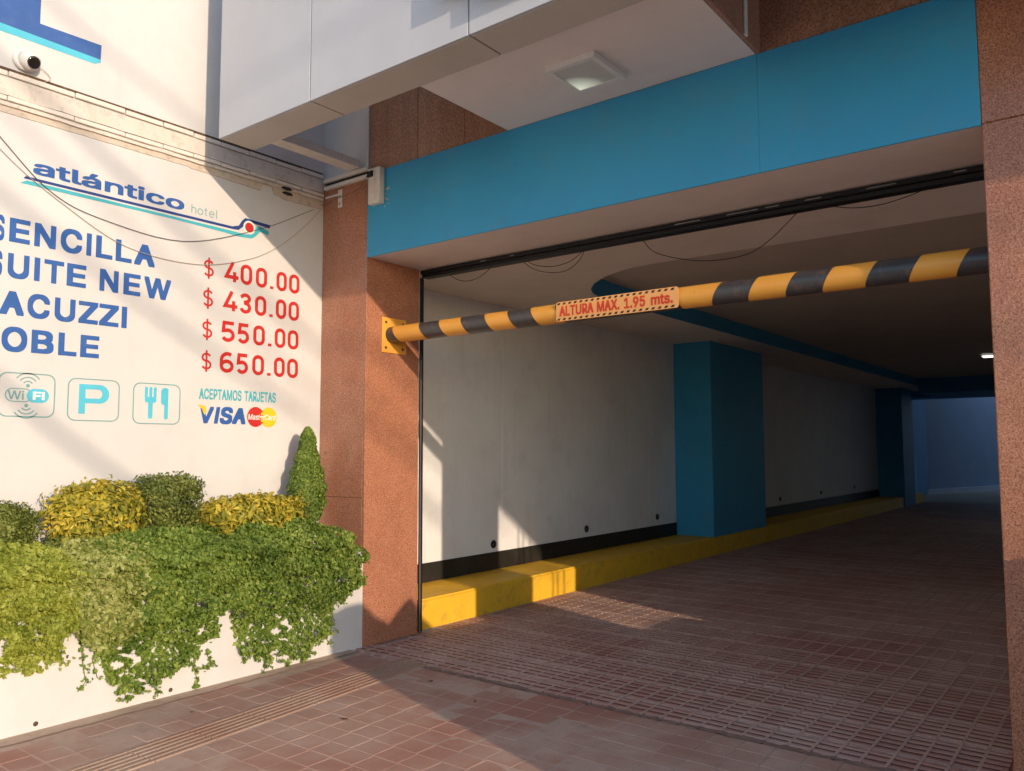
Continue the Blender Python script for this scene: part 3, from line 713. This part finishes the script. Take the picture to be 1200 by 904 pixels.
creeper('trailing_plant', [(120,640), (160,626), (205,620), (255,624), (278,640), (290,690), (285,712), (269,716), (263,745), (249,762), (240,775), (228,770), (215,790), (200,795), (190,812), (180,800), (172,790), (176,812), (148,824), (138,805), (130,780), (118,760), (128,740), (150,730), (165,715), (160,690), (150,660)], 20000, .019, L_GREEN,
        'large dark green trailing mass hanging lowest over the middle of the planter',
        [([(96,740),(98,775),(102,800),(92,812)], .010), ([(118,758),(110,775),(116,796)], .010), ([(148,780),(147,805),(150,824)], .016), ([(190,780),(186,805),(182,820)], .009), ([(205,780),(201,795)], .008), ([(226,775),(234,800),(230,806)], .008), ([(243,765),(250,780),(236,785)], .007)], holes=.5)
creeper('trailing_plant', [(258,650), (275,632), (300,618), (335,607), (370,608), (405,620), (424,640), (428,660), (424,690), (411,711), (402,712), (397,740), (385,757), (366,768), (352,775), (345,765), (335,778), (330,762), (320,780), (310,776), (300,760), (289,772), (285,745), (280,722), (272,700), (268,670)], 17000, .021, L_GREEN,
        'bushy bright green trailing plant beside the granite pillar', [([(296,755),(290,770),(284,778)], .008), ([(316,760),(313,780),(310,791)], .010), ([(346,760),(338,778),(335,783)], .008), ([(362,765),(353,776)], .009), ([(385,750),(390,757)], .009)], holes=.45)

# ------------------------------------------------------------------ PILLARS AND FACADE CLADDING
def slab(parent, x0, x1, y0, y1, z0, z1, mat, name='granite_slab', bev=.0025): return G().box(x0, x1, y0, y1, z0, z1, bev).build(name, mat, parent)
lp = thing('granite_pillar', (-.22, .24, 0), 'red speckled granite pillar between the planter and the driveway', 'pillar')
G().box(XW, -.0206, .0205, D-.005, -.1, 3.03).build('core', CEMENT, lp)
for z0, z1 in ((-.01, .922), (.924, 3.04)):
    slab(lp, XW+.001, -.0215, 0, .02, z0, z1, GRAN)
for z0, z1 in ((-.01, 3.03),):
    slab(lp, -.0205, 0, .0002, D, z0, z1, GRAN)
# plaster ghosts and the bracket with two screws on the pillar's front
bk = thing('wall_bracket', (-.25, 0, 2.93), 'short bracket with two screws on the pillar front under the cable ducts', 'bracket')
G().box(-.285, -.245, -.010, -.0005, 2.86, 2.985, .002).build('plate', PVC, bk)
for z in (2.935, 2.885): G().lathe((-.265, -.010, z), [(0, .010), (.004, .009), (.006, .004)], '-Y', 12).build('screw', STEEL, bk)
G().box(-.42, -.286, -.007, -.0005, 2.948, 2.962, .002).build('arm', PVC, bk)
pd = thing('pillar_cable_duct', (-.2, 0, 3.02), 'pair of short white cable ducts across the top of the left pillar', 'cable duct')
G().box(-.413, .035, -.034, -.001, 3.050, 3.076, .003).build('upper_duct', PVC, pd)
G().box(-.413, .030, -.030, -.001, 3.001, 3.026, .003).build('lower_duct', PVC, pd)
G().box(-.413, .032, -.012, -.001, 3.027, 3.049).build('shadow_gap_strip', BLACKB, pd)  # black strip painting in the shade between the two ducts
jb = thing('junction_box', (.11, 0, 2.93), 'weathered white electrical junction box at the left end of the blue lintel', 'junction box')
G().box(.052, .160, -.045, -.0005, 2.808, 3.045, .006, 2).build('body', PVC, jb)
G().box(.066, .120, -.050, -.045, 2.83, 3.02, .002).build('cover', PVC, jb)
G().box(.055, .105, -.062, -.046, 2.985, 3.025, .004).build('plug', BLACKM, jb)
# scraped paint beside the box
g = G()
for u, v, a, b in ((.185,2.90,.013,.008), (.20,2.905,.006,.01), (.175,2.84,.004,.012), (.19,2.83,.01,.003), (.165,2.79,.004,.008), (.20,2.80,.003,.004), (.172,2.87,.004,.004)):
    g.prism([(u-a,v-b*.3), (u-a*.2,v-b), (u+a,v-b*.1), (u+a*.3,v+b), (u-a*.5,v+b*.6)], 'Y', -.0012, -.0004)

rp = thing('granite_pillar', (3.87, .24, 0), 'red granite pillar at the right edge, half of it outside the picture', 'pillar')
RX0, RX1 = 3.494, 4.25
G().box(RX0+.02, RX1-.02, .02, D-.02, -.1, ZT+.8).build('core', CEMENT, rp)
for z0, z1 in ((-.01, 2.484), (2.4855, 4.2)):
    slab(rp, RX0+.0005, RX1, 0, .02, z0, z1, GRAN, bev=.004)
    slab(rp, RX0, RX0+.02, .0205, D, z0, z1, GRAN); slab(rp, RX1-.02, RX1, .0205, D, z0, z1, GRAN)
slab(rp, RX0+.021, RX1-.021, D-.02, D, -.01, 2.4, GRAN)

# blue lintel
lt = thing('lintel', (1.75, .24, ZB), 'deep blue painted lintel above the driveway opening', 'lintel')
for a, b in ((.001, 2.6175), (2.618, 3.4935)): G().box(a, b, -.0003, .01, ZB, ZT, .0015).build('face_panel', BLUE, lt)
G().box(.001, RX0-.0005, .0105, D-.001, ZB+.002, ZT-.01).build('beam', SOFFIT, lt)
gp = g.build('scraped_paint', WHITE_OLD, lt)
# second bay lintel right of the right pillar, outside the frame
G().box(RX1+.001, 9.2, .0, D, ZB, ZT).build('side_bay_beam', BLUE, lt)

# cladding above the lintel
fc = thing('facade_cladding', (1.5, .1, ZT), 'weathered brown granite cladding above the blue lintel', 'cladding')
xs_ = [.0, .442, .83, 1.17, 1.9, 2.618, 3.30]
for a, b in zip(xs_[:-1], xs_[1:]): slab(fc, a+.001, b-.001, .012, .04, ZT+.0005, 4.3, GRAN_D)
slab(fc, 3.301, 3.493, .012, .04, ZT+.0005, 4.3, GRAN_D)
slab(fc, 4.251, 9.2, .012, .04, ZT+.0005, 4.3, GRAN_D)
uw = thing('upper_wall', (-.2, .1, ZT), 'narrow grey white painted wall above the left pillar, under the canopy', 'wall')
G().box(XW-.01, -.0005, .004, .2, 3.0405, 5.5).build('wall_panel', WHITE, uw)

# canopy: fascia panels, underside, soffit box
YF, ZF, YBk = -1.0, 3.0, -.77
cp = thing('entrance_canopy', (2, -.8, ZF), 'white panelled entrance canopy projecting over the driveway', 'canopy')
seams = [-.145, .672, 1.735, 2.80, 3.86, 4.92, 5.98, 7.04, 8.1, 9.16, 10.22, 11.28, 12.34, 13.4]
for a, b in zip(seams[:-1], seams[1:]):
    G().box(a+.004, b-.004, YF, YF+.02, ZF, 5.2, .001).build('fascia_panel', PANEL, cp)
    G().box(a+.004, b-.004, YF+.021, YBk, ZF+.0005, ZF+.02, .002).build('underside_panel', PANEL_U, cp)
G().box(-.140, 13.4, YF+.024, YBk-.004, ZF+.022, 5.19).build('frame', BLACKB, cp)
G().box(-.145, -.1415, YF+.022, YBk, ZF+.021, 5.2).build('end_panel', PANEL, cp)
G().box(1.17, 2.612, YBk+.001, -.002, ZT, 4.2).build('soffit_box', SOFFIT, cp)
slab(cp, 2.613, 2.633, YBk+.001, -.16, ZT+.001, 4.2, GRAN_D, 'granite_side'); slab(cp, 2.613, 2.633, -.157, .010, ZT+.001, 4.2, GRAN_D, 'granite_side')
G().box(2.6335, 2.645, -.20, -.17, ZT+.002, 4.2, .003).build('edge_trim', PVC, cp)
# letters standing off the fascia, their lower edges just reach into the picture
G().box(1.62, 1.82, -1.075, -1.055, 3.19, 3.50, .004).build('raised_letter', plain('bronze_letter', (.16,.11,.05), .35, .7), cp)
G().box(1.86, 2.75, -1.075, -1.055, 3.112, 3.50, .004).build('raised_letter', plain('dark_letter', (.05,.06,.08), .4), cp)
for x in (1.70, 1.95, 2.2, 2.5): G().box(x, x+.02, -1.054, -1.0, 3.3, 3.32).build('letter_pin', STEEL, cp)
# bracket beam from the fascia back to the wall
bb = thing('bracket_beam', (-.1, -.4, 3.07), 'pale beam joining the left end of the canopy to the wall above the pillar', 'beam')
G().box(-.150, -.045, YBk-.02, -.036, 3.080, 3.135, .003).build('beam', PVC, bb)

# ------------------------------------------------------------------ SOFFIT LAMP
def lampmat(name, lo, hi, cx, cy, rad, colr):
    m, n, l, b = newmat(name); g_ = n.new('ShaderNodeNewGeometry')
    vm = n.new('ShaderNodeVectorMath'); vm.operation = 'DISTANCE'; vm.inputs[1].default_value = (cx, cy, ZT-.02); l.new(g_.outputs['Position'], vm.inputs[0])
    rr = ramp(n, l, vm.outputs['Value'], [(0., hi), (rad, lo)])
    b.inputs['Base Color'].default_value = (.6, .57, .5, 1); b.inputs['Roughness'].default_value = .3
    b.inputs['Emission Color'].default_value = (*colr, 1)
    l.new(rr, b.inputs['Emission Strength']); return m
la = thing('ceiling_lamp', (1.91, -.346, ZT), 'square surface lamp on the white canopy soffit above the blue lintel', 'ceiling lamp')
ang_l = 0
g = G(); g.ring([(1.775,-.49),(2.045,-.49),(2.045,-.20),(1.775,-.20)], [(1.800,-.465),(2.02,-.465),(2.02,-.225),(1.800,-.225)], 'Z', ZT-.026, ZT-.0005); g.build('frame', CAMW, la)
G().box(1.8005, 2.0195, -.4645, -.2255, ZT-.022, ZT-.001).build('diffuser', lampmat('soffit_lamp_glass', 0., .34, 1.80, -.225, .15, (.9, 1, .78)), la)

# ------------------------------------------------------------------ HEIGHT BARRIER
hb = thing('height_barrier', (0, .245, 2.0), 'yellow and black striped height barrier pipe across the garage entrance', 'barrier')
PYy, PZ, PR = .215, 1.994, .056
def pipe(x0, x1, r, name, mat, skew0=0, skew1=0, n=28):
    g = G(); ring0, ring1 = [], []; segs = 6
    rings = []
    for s_ in range(segs+1):
        t = s_/segs; rg = []
        for k in range(n):
            a = 2*math.pi*k/n
            sx = (skew0*(1-t)+skew1*t)*math.sin(a)*r
            rg.append(g.bm.verts.new((x0+(x1-x0)*t+sx, PYy+math.cos(a)*r, PZ+math.sin(a)*r)))
        rings.append(rg)
    for a_, b_ in zip(rings[:-1], rings[1:]):
        for k in range(n):
            f = g.bm.faces.new((a_[k], a_[(k+1) % n], b_[(k+1) % n], b_[k])); f.smooth = True
    return g.build(name, mat, hb)
pipe(.012, 3.493, PR-.0015, 'pipe', BPAINT)
edges = [.14, .315, .485, .677, .867, 1.041, 1.209, 1.36]
# yellow bands (left part), black pipe shows between them
for a, b in ((.085, .325), (.50, .68), (.872, 1.045), (1.215, 1.385), (2.10, 2.318), (2.502, 2.680), (2.848, 3.030), (3.206, 3.385)):
    pipe(a, b, PR, 'yellow_band', YPAINT, -.55 if a < 2.2 else .55, -.55 if b < 2.2 else .55)
G().box(0, .010, .133, .354, 1.872, 2.107, .002).build('mounting_plate', YPLATE, hb)
for y, z in ((.165,2.075), (.32,2.075), (.165,1.905), (.32,1.905)):
    G().lathe((.010, y, z), [(0, .010), (.005, .009), (.006, .004)], 'X', 6).build('bolt', GRIME, hb)
G().box(3.484, 3.4935, .133, .354, 1.872, 2.107, .002).build('mounting_plate', YPLATE, hb)
# sticker sign hung on the pipe's front
YS = PYy-PR-.003
g = G(); g.prism(rrect(1.385, 2.128, 1.938, 2.046, .012), 'Y', YS-.002, YS); sg = g.build('height_sign', STICK, hb)
for wd_, a, b in (('ALTURA', 1.408, 1.630), ('MAX.', 1.652, 1.790), ('1.95', 1.818, 1.942), ('mts.', 1.975, 2.098)):
    g = G(); text_on(g, wd_, a, b, 1.964, 2.022 if wd_[0] != 'm' else 2.016, 'Y', YS-.0036, .0008, bold=.024); g.build('sign_word', INKO, sg)
dash = None
for k in range(20):
    x = 1.392+k*.0365
    for z in (2.030, 1.943):
        if dash is None:
            g = G(); g.prism([(x, z), (x+.016, z), (x+.023, z+.011), (x+.007, z+.011)], 'Y', YS-.0030, YS-.0022); dash = g.build('dash', INKK, sg); base = dash.location.copy(); bx_, bz_ = x, z
        else:
            o = dash.copy(); COL.objects.link(o); o.location = base+Vector((x-bx_, 0, z-bz_))

# ------------------------------------------------------------------ SHUTTER RAIL
sr = thing('shutter_housing', (1.7, D+.04, 2.43), 'black roller shutter rail under the lintel of the driveway', 'shutter')
G().box(.005, RX0-.003, D+.004, D+.05, 2.452, ZB-.002, .002).build('top_rail', BLACKM, sr)
G().box(.005, RX0-.003, D+.020, D+.085, 2.428, 2.4515, .002).build('lower_rail', BLACKM, sr)
G().box(.0, .012, D+.003, D+.035, 0.0, 2.427, .002).build('guide', BLACKM, sr)
G().box(RX0-.012, RX0-.002, D+.003, D+.035, 0.0, 2.427, .002).build('guide', BLACKM, sr)
G().box(.0125, .018, D+.004, D+.012, .0, 1.85).build('guide_lip', STEEL, sr)
for a, b in ((1.95,2.10), (2.25,2.42), (2.46,2.53), (2.66,2.74), (2.95,3.08), (3.32,3.37), (.55,.60), (.8,.83)):
    G().box(a, b, D+.0025, D+.0042, 2.462, 2.467).build('scuff', STEEL, sr)

# ------------------------------------------------------------------ GARAGE SHELL
iw = thing('garage_wall', (XI, 5, 0), 'long white garage side wall with black skirting behind the yellow kerb', 'wall')
xj = [D+.006, 2.06, 4.76, 7.4, 10.2, 13.0, 17.3]
for a, b in zip(xj[:-1], xj[1:]):
    G().box(XI-.1, XI, a+.0022, b-.0022, 1.1725, HC-.001, .0012).build('wall_panel', WHITE_IN, iw)
    G().box(XI-.1, XI, a+.0022, b-.0022, -.1, 1.1690, .0012).build('wall_panel', WHITE_IN, iw)
G().box(XI-.16, XI-.004, D+.01, 17.29, -.12, HC+.02).build('backing', WHITE_IN, iw)
G().box(XI, XI+.010, D+.02, 17.3, .2045, .352, .002).build('skirting', BLACKB, iw)
G().box(XI+.0105, XI+.0115, 1.02, 17.3, .2045, .21).build('skirting_edge', BLACKB, iw)
for y, z in ((1.938,.418), (3.422,.431), (4.937,.448), (8.986,.449), (11.03,.460), (13.13,.475)):
    v = G().lathe((XI, y, z), [(0, .034), (.004, .036), (.010, .032), (.012, .024)], 'X', 20).build('vent', BLACKM, iw)
    G().box(XI+.012, XI+.016, y-.020, y+.020, z-.003, z+.003).build('vent_bar', STEEL, v); 
    G().lathe((XI+.012, y, z), [(0, .010), (.012, .009), (.013, .004)], 'X', 10).build('vent_nozzle', BLACKM, v)
G().box(-.60, -.0215, D+.0005, D+.0055, -.1, HC).build('return_wall', WHITE_IN, iw)

c1 = thing('blue_column', (-.25, 6.2, 0), 'square blue garage column standing on the yellow kerb, nearer one', 'column')
G().box(XI+.001, -.035, 5.42, 7.09, .2, HC-.001, .006).build('shaft', BLUE, c1)
G().box(-.50, -.04, 7.085, 7.10, .2045, 2.4).build('rear_trim', BLACKB, c1)
c2 = thing('blue_column', (-.25, 14, 0), 'far dark blue garage column at the end of the side wall', 'column')
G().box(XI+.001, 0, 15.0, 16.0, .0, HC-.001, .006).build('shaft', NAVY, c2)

# ceiling with the long raised recess (blue step)
xr0, yr0, ZR = .38, 1.43, 2.665
arc = [(3.45, 1.43), (2.4, 1.43), (1.49, 1.415), (1.295, 1.42), (1.113, 1.445), (.971, 1.504), (.834, 1.585), (.66, 1.73), (.52, 1.90), (.44, 2.06), (.395, 2.22), (.375, 2.5), (.372, 2.9), (.372, 16.4)]
ce = thing('garage_ceiling', (1.5, 6, HC), 'low painted garage ceiling with a long recess edged in blue', 'ceiling', kind='structure')
g = G()
prevv = None
B = g.bm
def strip(pts):
    return [B.verts.new(p) for p in pts]
# left part and front part as strips between the arc and the outer rectangle
outer = [(5.4, D+.006)] + [(x, D+.006) for x, y in arc[1:6]] + [(.5, D+.006), (.1, D+.006), (XI-.1, D+.006), (XI-.1, .9), (XI-.1, 1.3), (XI-.1, 2.0), (XI-.1, 2.9), (XI-.1, 16.4)]
arc2 = [(5.4, 1.43)] + arc[1:]
I = strip([(x, y, HC) for x, y in arc2]); O = strip([(x, y, HC) for x, y in outer])
for k in range(len(arc2)-1): B.faces.new((I[k], I[k+1], O[k+1], O[k]))
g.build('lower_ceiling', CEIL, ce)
g = G(); B = g.bm; I = strip([(x, y, HC) for x, y in arc2]); U_ = strip([(x, y, ZR) for x, y in arc2])
for k in range(len(arc2)-1): B.faces.new((I[k], I[k+1], U_[k+1], U_[k]))
g.build('recess_edge', BLUE, ce)
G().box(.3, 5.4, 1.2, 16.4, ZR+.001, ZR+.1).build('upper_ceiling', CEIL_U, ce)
G().box(XI-.2, 5.4, .03, 17.3, ZR+.101, 4.3).build('slab', BUILD, ce)
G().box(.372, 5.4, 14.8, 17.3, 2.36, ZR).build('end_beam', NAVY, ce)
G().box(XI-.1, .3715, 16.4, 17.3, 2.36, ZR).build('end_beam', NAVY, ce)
l2 = thing('ceiling_lamp', (2.3, 10.8, ZR), 'lit white lamp on the dark garage ceiling beside the right pillar', 'ceiling lamp')
m, n, l, b = newmat('lit_lamp'); b.inputs['Emission Color'].default_value = (.93, 1, .95, 1); b.inputs['Emission Strength'].default_value = 2.2
G().box(2.06, 2.52, 10.70, 10.90, ZR-.03, ZR-.0005, .004).build('frame', CAMW, l2)
G().box(2.08, 2.50, 10.69, 10.895, ZR-.034, ZR-.0305).build('diffuser', m, l2)

# far yard: angled wall seen at the end of the tunnel, open to the sky past an added roof
fwl = thing('far_wall', (0, 21, 0), 'pale wall of the open yard at the dark end of the garage', 'wall')
a = Vector((-.95, 19.7, 0)); b_ = Vector((2.6, 30.5, 0)); dn = (b_-a).normalized(); nr = Vector((-dn.y, dn.x, 0))
g = G(); P = [a, b_, b_+nr*.2, a+nr*.2]
for z0, z1 in ((-.1, 4.4),): g.prism([(p.x, p.y) for p in P], 'Z', z0, z1)
g.build('wall_panel', paint('yard_wall_paint', (.28, .34, .42), (.25,.3,.38), .3), fwl)
g = G(); q = nr*-.18; P = [a+q, b_+q, b_, a]; g.prism([(p.x, p.y) for p in P], 'Z', -.02, .12); g.build('base_kerb', WHITE, fwl)
G().box(-1.6, XI-.05, 17.3, 20.5, -.1, 4.4).build('side_panel', NAVY, fwl)
G().box(-1.6, 9, 17.31, 22.0, 4.401, 4.5).build('added_shade_roof', BUILD, fwl); G().box(4.73, 9, 17.31, 32, -.1, 4.4).build('side_panel', WHITE_IN, fwl)  # unseen roof added to cut the skylight on the far wall
yard = G().box(-1.6, 9, 17.3, 32, -.15, -.012).build('yard_floor', CEMENT, kind='structure')

# right side of the garage, mostly outside the picture
rw = thing('garage_side_wall', (4.66, 6, 0), 'garage wall on the right side, hidden behind the right pillar', 'wall')
G().box(4.6, 4.72, 1.0, 17.3, -.1, 4.3).build('wall_panel', WHITE_IN, rw)
G().box(4.721, 9.2, 1.0, 1.12, -.1, 4.3).build('return_panel', WHITE_IN, rw)
G().box(8.0, 9.2, D+.01, .995, -.1, 4.3).build('corner_pier', GRAN, rw)
lw = thing('unseen_shade_wall', (4.4, 1, 0), 'unseen low wall beyond the right pillar, shaped to cast the shade on the sidewalk', 'wall')
G().prism([(-1.62,-.15), (-1.62,1.27), (-1.50,1.30), (-1.38,1.30), (-1.27,1.20), (-1.14,1.13), (-1.04,1.22), (-.95,1.27), (-.84,1.14), (-.7,1.03), (-.4,1.0), (-.01,1.0), (-.01,-.15)], 'X', 4.27, 4.34).build('wall_panel', WHITE, lw)  # unseen occluder, its top shaped to throw the shadow on pillar and kerb
dirtybox(4.28, 4.599, .30, .999, -.15, .755, 12, .002).build('wall_panel', WHITE, lw)  # unseen too, widened to close slits of sun behind the pillar
for y in (.73, .80, .90): G().box(4.35, 4.372, y, y+.009, .75, 1.75).build('post', STEEL, lw)

# ------------------------------------------------------------------ LOOSE WIRES
def sag(name, pts, r, mat, label, sub=6):
    # Catmull-Rom through the points
    P = [Vector(p) for p in pts]
    P = [CAM+(p-CAM)*((XW+.008-CAM.x)/(p.x-CAM.x)) if abs(p.x+.40) < .001 else p for p in P]
    P = [P[0]*2-P[1]] + P + [P[-1]*2-P[-2]]; out = []
    for i in range(1, len(P)-2):
        for k in range(sub):
            t = k/sub; a, b, c, d = P[i-1], P[i], P[i+1], P[i+2]
            out.append(.5*((2*b)+(c-a)*t+(2*a-5*b+4*c-d)*t*t+(3*b-a-3*c+d)*t**3))
    out.append(P[-2]); g = G(); g.tube(out, r, 6); o = g.build(name, mat); tag(o, label, 'cable', 'thin cables hanging loose on the facade'); return o
sag('hanging_cable', [(-.40,-2.5,3.25), (-.40,-2.016,2.760), (-.40,-1.772,2.546), (-.40,-1.512,2.463), (-.40,-1.047,2.438), (-.40,-.564,2.608), (-.40,-.2,2.80), (-.40,-.046,2.892), (-.25,-.045,2.91), (-.05,-.045,2.93), (.03,-.05,2.985), (.06,-.055,3.005)], .0019, WIRED,
    'darker upper cable sagging across the sign wall, running to the junction box')
sag('hanging_cable', [(-.40,-2.5,3.16), (-.40,-2.014,2.700), (-.40,-1.708,2.495), (-.40,-1.369,2.339), (-.40,-.963,2.318), (-.40,-.62,2.41), (-.40,-.403,2.531), (-.41,-.2,2.70), (-.42,-.03,2.88)], .0018, WIREW,
    'thinner lower cable sagging across the room names on the sign wall')
for pts, lab in (([(1.707,.56,2.440), (1.804,.56,2.341), (2.062,.56,2.259), (2.305,.56,2.251), (2.45,.56,2.31), (2.611,.56,2.440)], 'widest loose cable loop hanging from the shutter rail, in its middle'),
                 ([(.845,.56,2.440), (.92,.56,2.38), (1.032,.56,2.338), (1.173,.56,2.325), (1.27,.56,2.37), (1.324,.56,2.440)], 'deeper of two cable loops under the shutter rail near its left third'),
                 ([(.86,.57,2.440), (.95,.57,2.395), (1.08,.57,2.370), (1.21,.57,2.385), (1.31,.57,2.440)], 'shallower of two cable loops under the shutter rail near its left third'),
                 ([(.203,.56,2.440), (.30,.56,2.385), (.40,.56,2.366), (.50,.56,2.385), (.60,.56,2.440)], 'cable loop under the shutter rail closest to the left pillar'),
                 ([(2.74,.56,2.440), (2.86,.56,2.405), (2.98,.56,2.395), (3.10,.56,2.41), (3.22,.56,2.440)], 'shallow cable loop under the shutter rail closest to the right pillar')):
    sag('cable_loop', pts, .0022, RUBBER, lab)

# overhead street cables to the right of the camera: they cast the soft streaks on the sign wall
def back(y, z, Y=-6.): t = (y-Y)/.32; return Vector((XW+t, Y, z+.2406*t))
for k, (a, b, r_) in enumerate((((-1.87,3.08), (-.05,1.95), .035), ((-2.2,2.62), (-.1,1.45), .03), ((-2.4,1.95), (-.9,.75), .032), ((-1.9,2.86),(-.2,1.72), .018), ((-2.1,3.75), (-1.1,3.25), .022))):
    A, B_ = back(*a), back(*b); d_ = (B_-A)
    r_ *= .75; g = G(); g.tube([A-d_*1.0, A-d_*.5, A, A.lerp(B_, .5)-Vector((0,0,.05)), B_, B_+d_*.5, B_+d_*1.2], r_, 8)
    o = g.build('street_cable', RUBBER); tag(o, ['overhead street cable outside the picture, its soft shadow crosses the hotel name', 'overhead street cable outside the picture, its soft shadow crosses the room names', 'overhead street cable outside the picture, its soft shadow crosses the parking icon', 'thin overhead street cable outside the picture, its faint shadow crosses the dollar signs', 'overhead street cable outside the picture, its soft shadow lies by the large blue letter'][k], 'cable', 'overhead street cables')

# ------------------------------------------------------------------ LITTER
def litter(x, y, s, mat, label, rz):
    g = G(); g.prism([(x+s*math.cos(rz+a)*k*(1 if i % 2 else .55), y+s*math.sin(rz+a)*k*.8) for i, (a, k) in enumerate(((0,1),(.9,.5),(2.0,.45),(3.1,1),(4.0,.5),(5.3,.45)))], 'Z', .0025, .006)
    o = g.build('dry_leaf' if mat is DRY else 'pebble', mat); return tag(o, label, 'leaf' if mat is DRY else 'pebble')
DRY = plain('dry_leaf', (.13, .07, .04), .8); PEB = plain('pebble', (.6, .55, .48), .8)
litter(.98, -.98, .028, DRY, 'dry brown leaf on the sunlit sidewalk near the shade line', .3)
litter(.87, -.30, .018, DRY, 'dark scrap on the shaded sidewalk below the pillar', 1.1)
litter(1.28, -.42, .016, DRY, 'small dark scrap on the shaded sidewalk in front of the driveway', 2.)
litter(.33, -1.35, .012, DRY, 'tiny dark leaf bit on the pink tiles beside the planter', .7)
litter(.10, .14, .014, PEB, 'white pebble at the foot of the left pillar', .2)
litter(.22, .10, .010, PEB, 'small white pebble in front of the left pillar', 1.2)
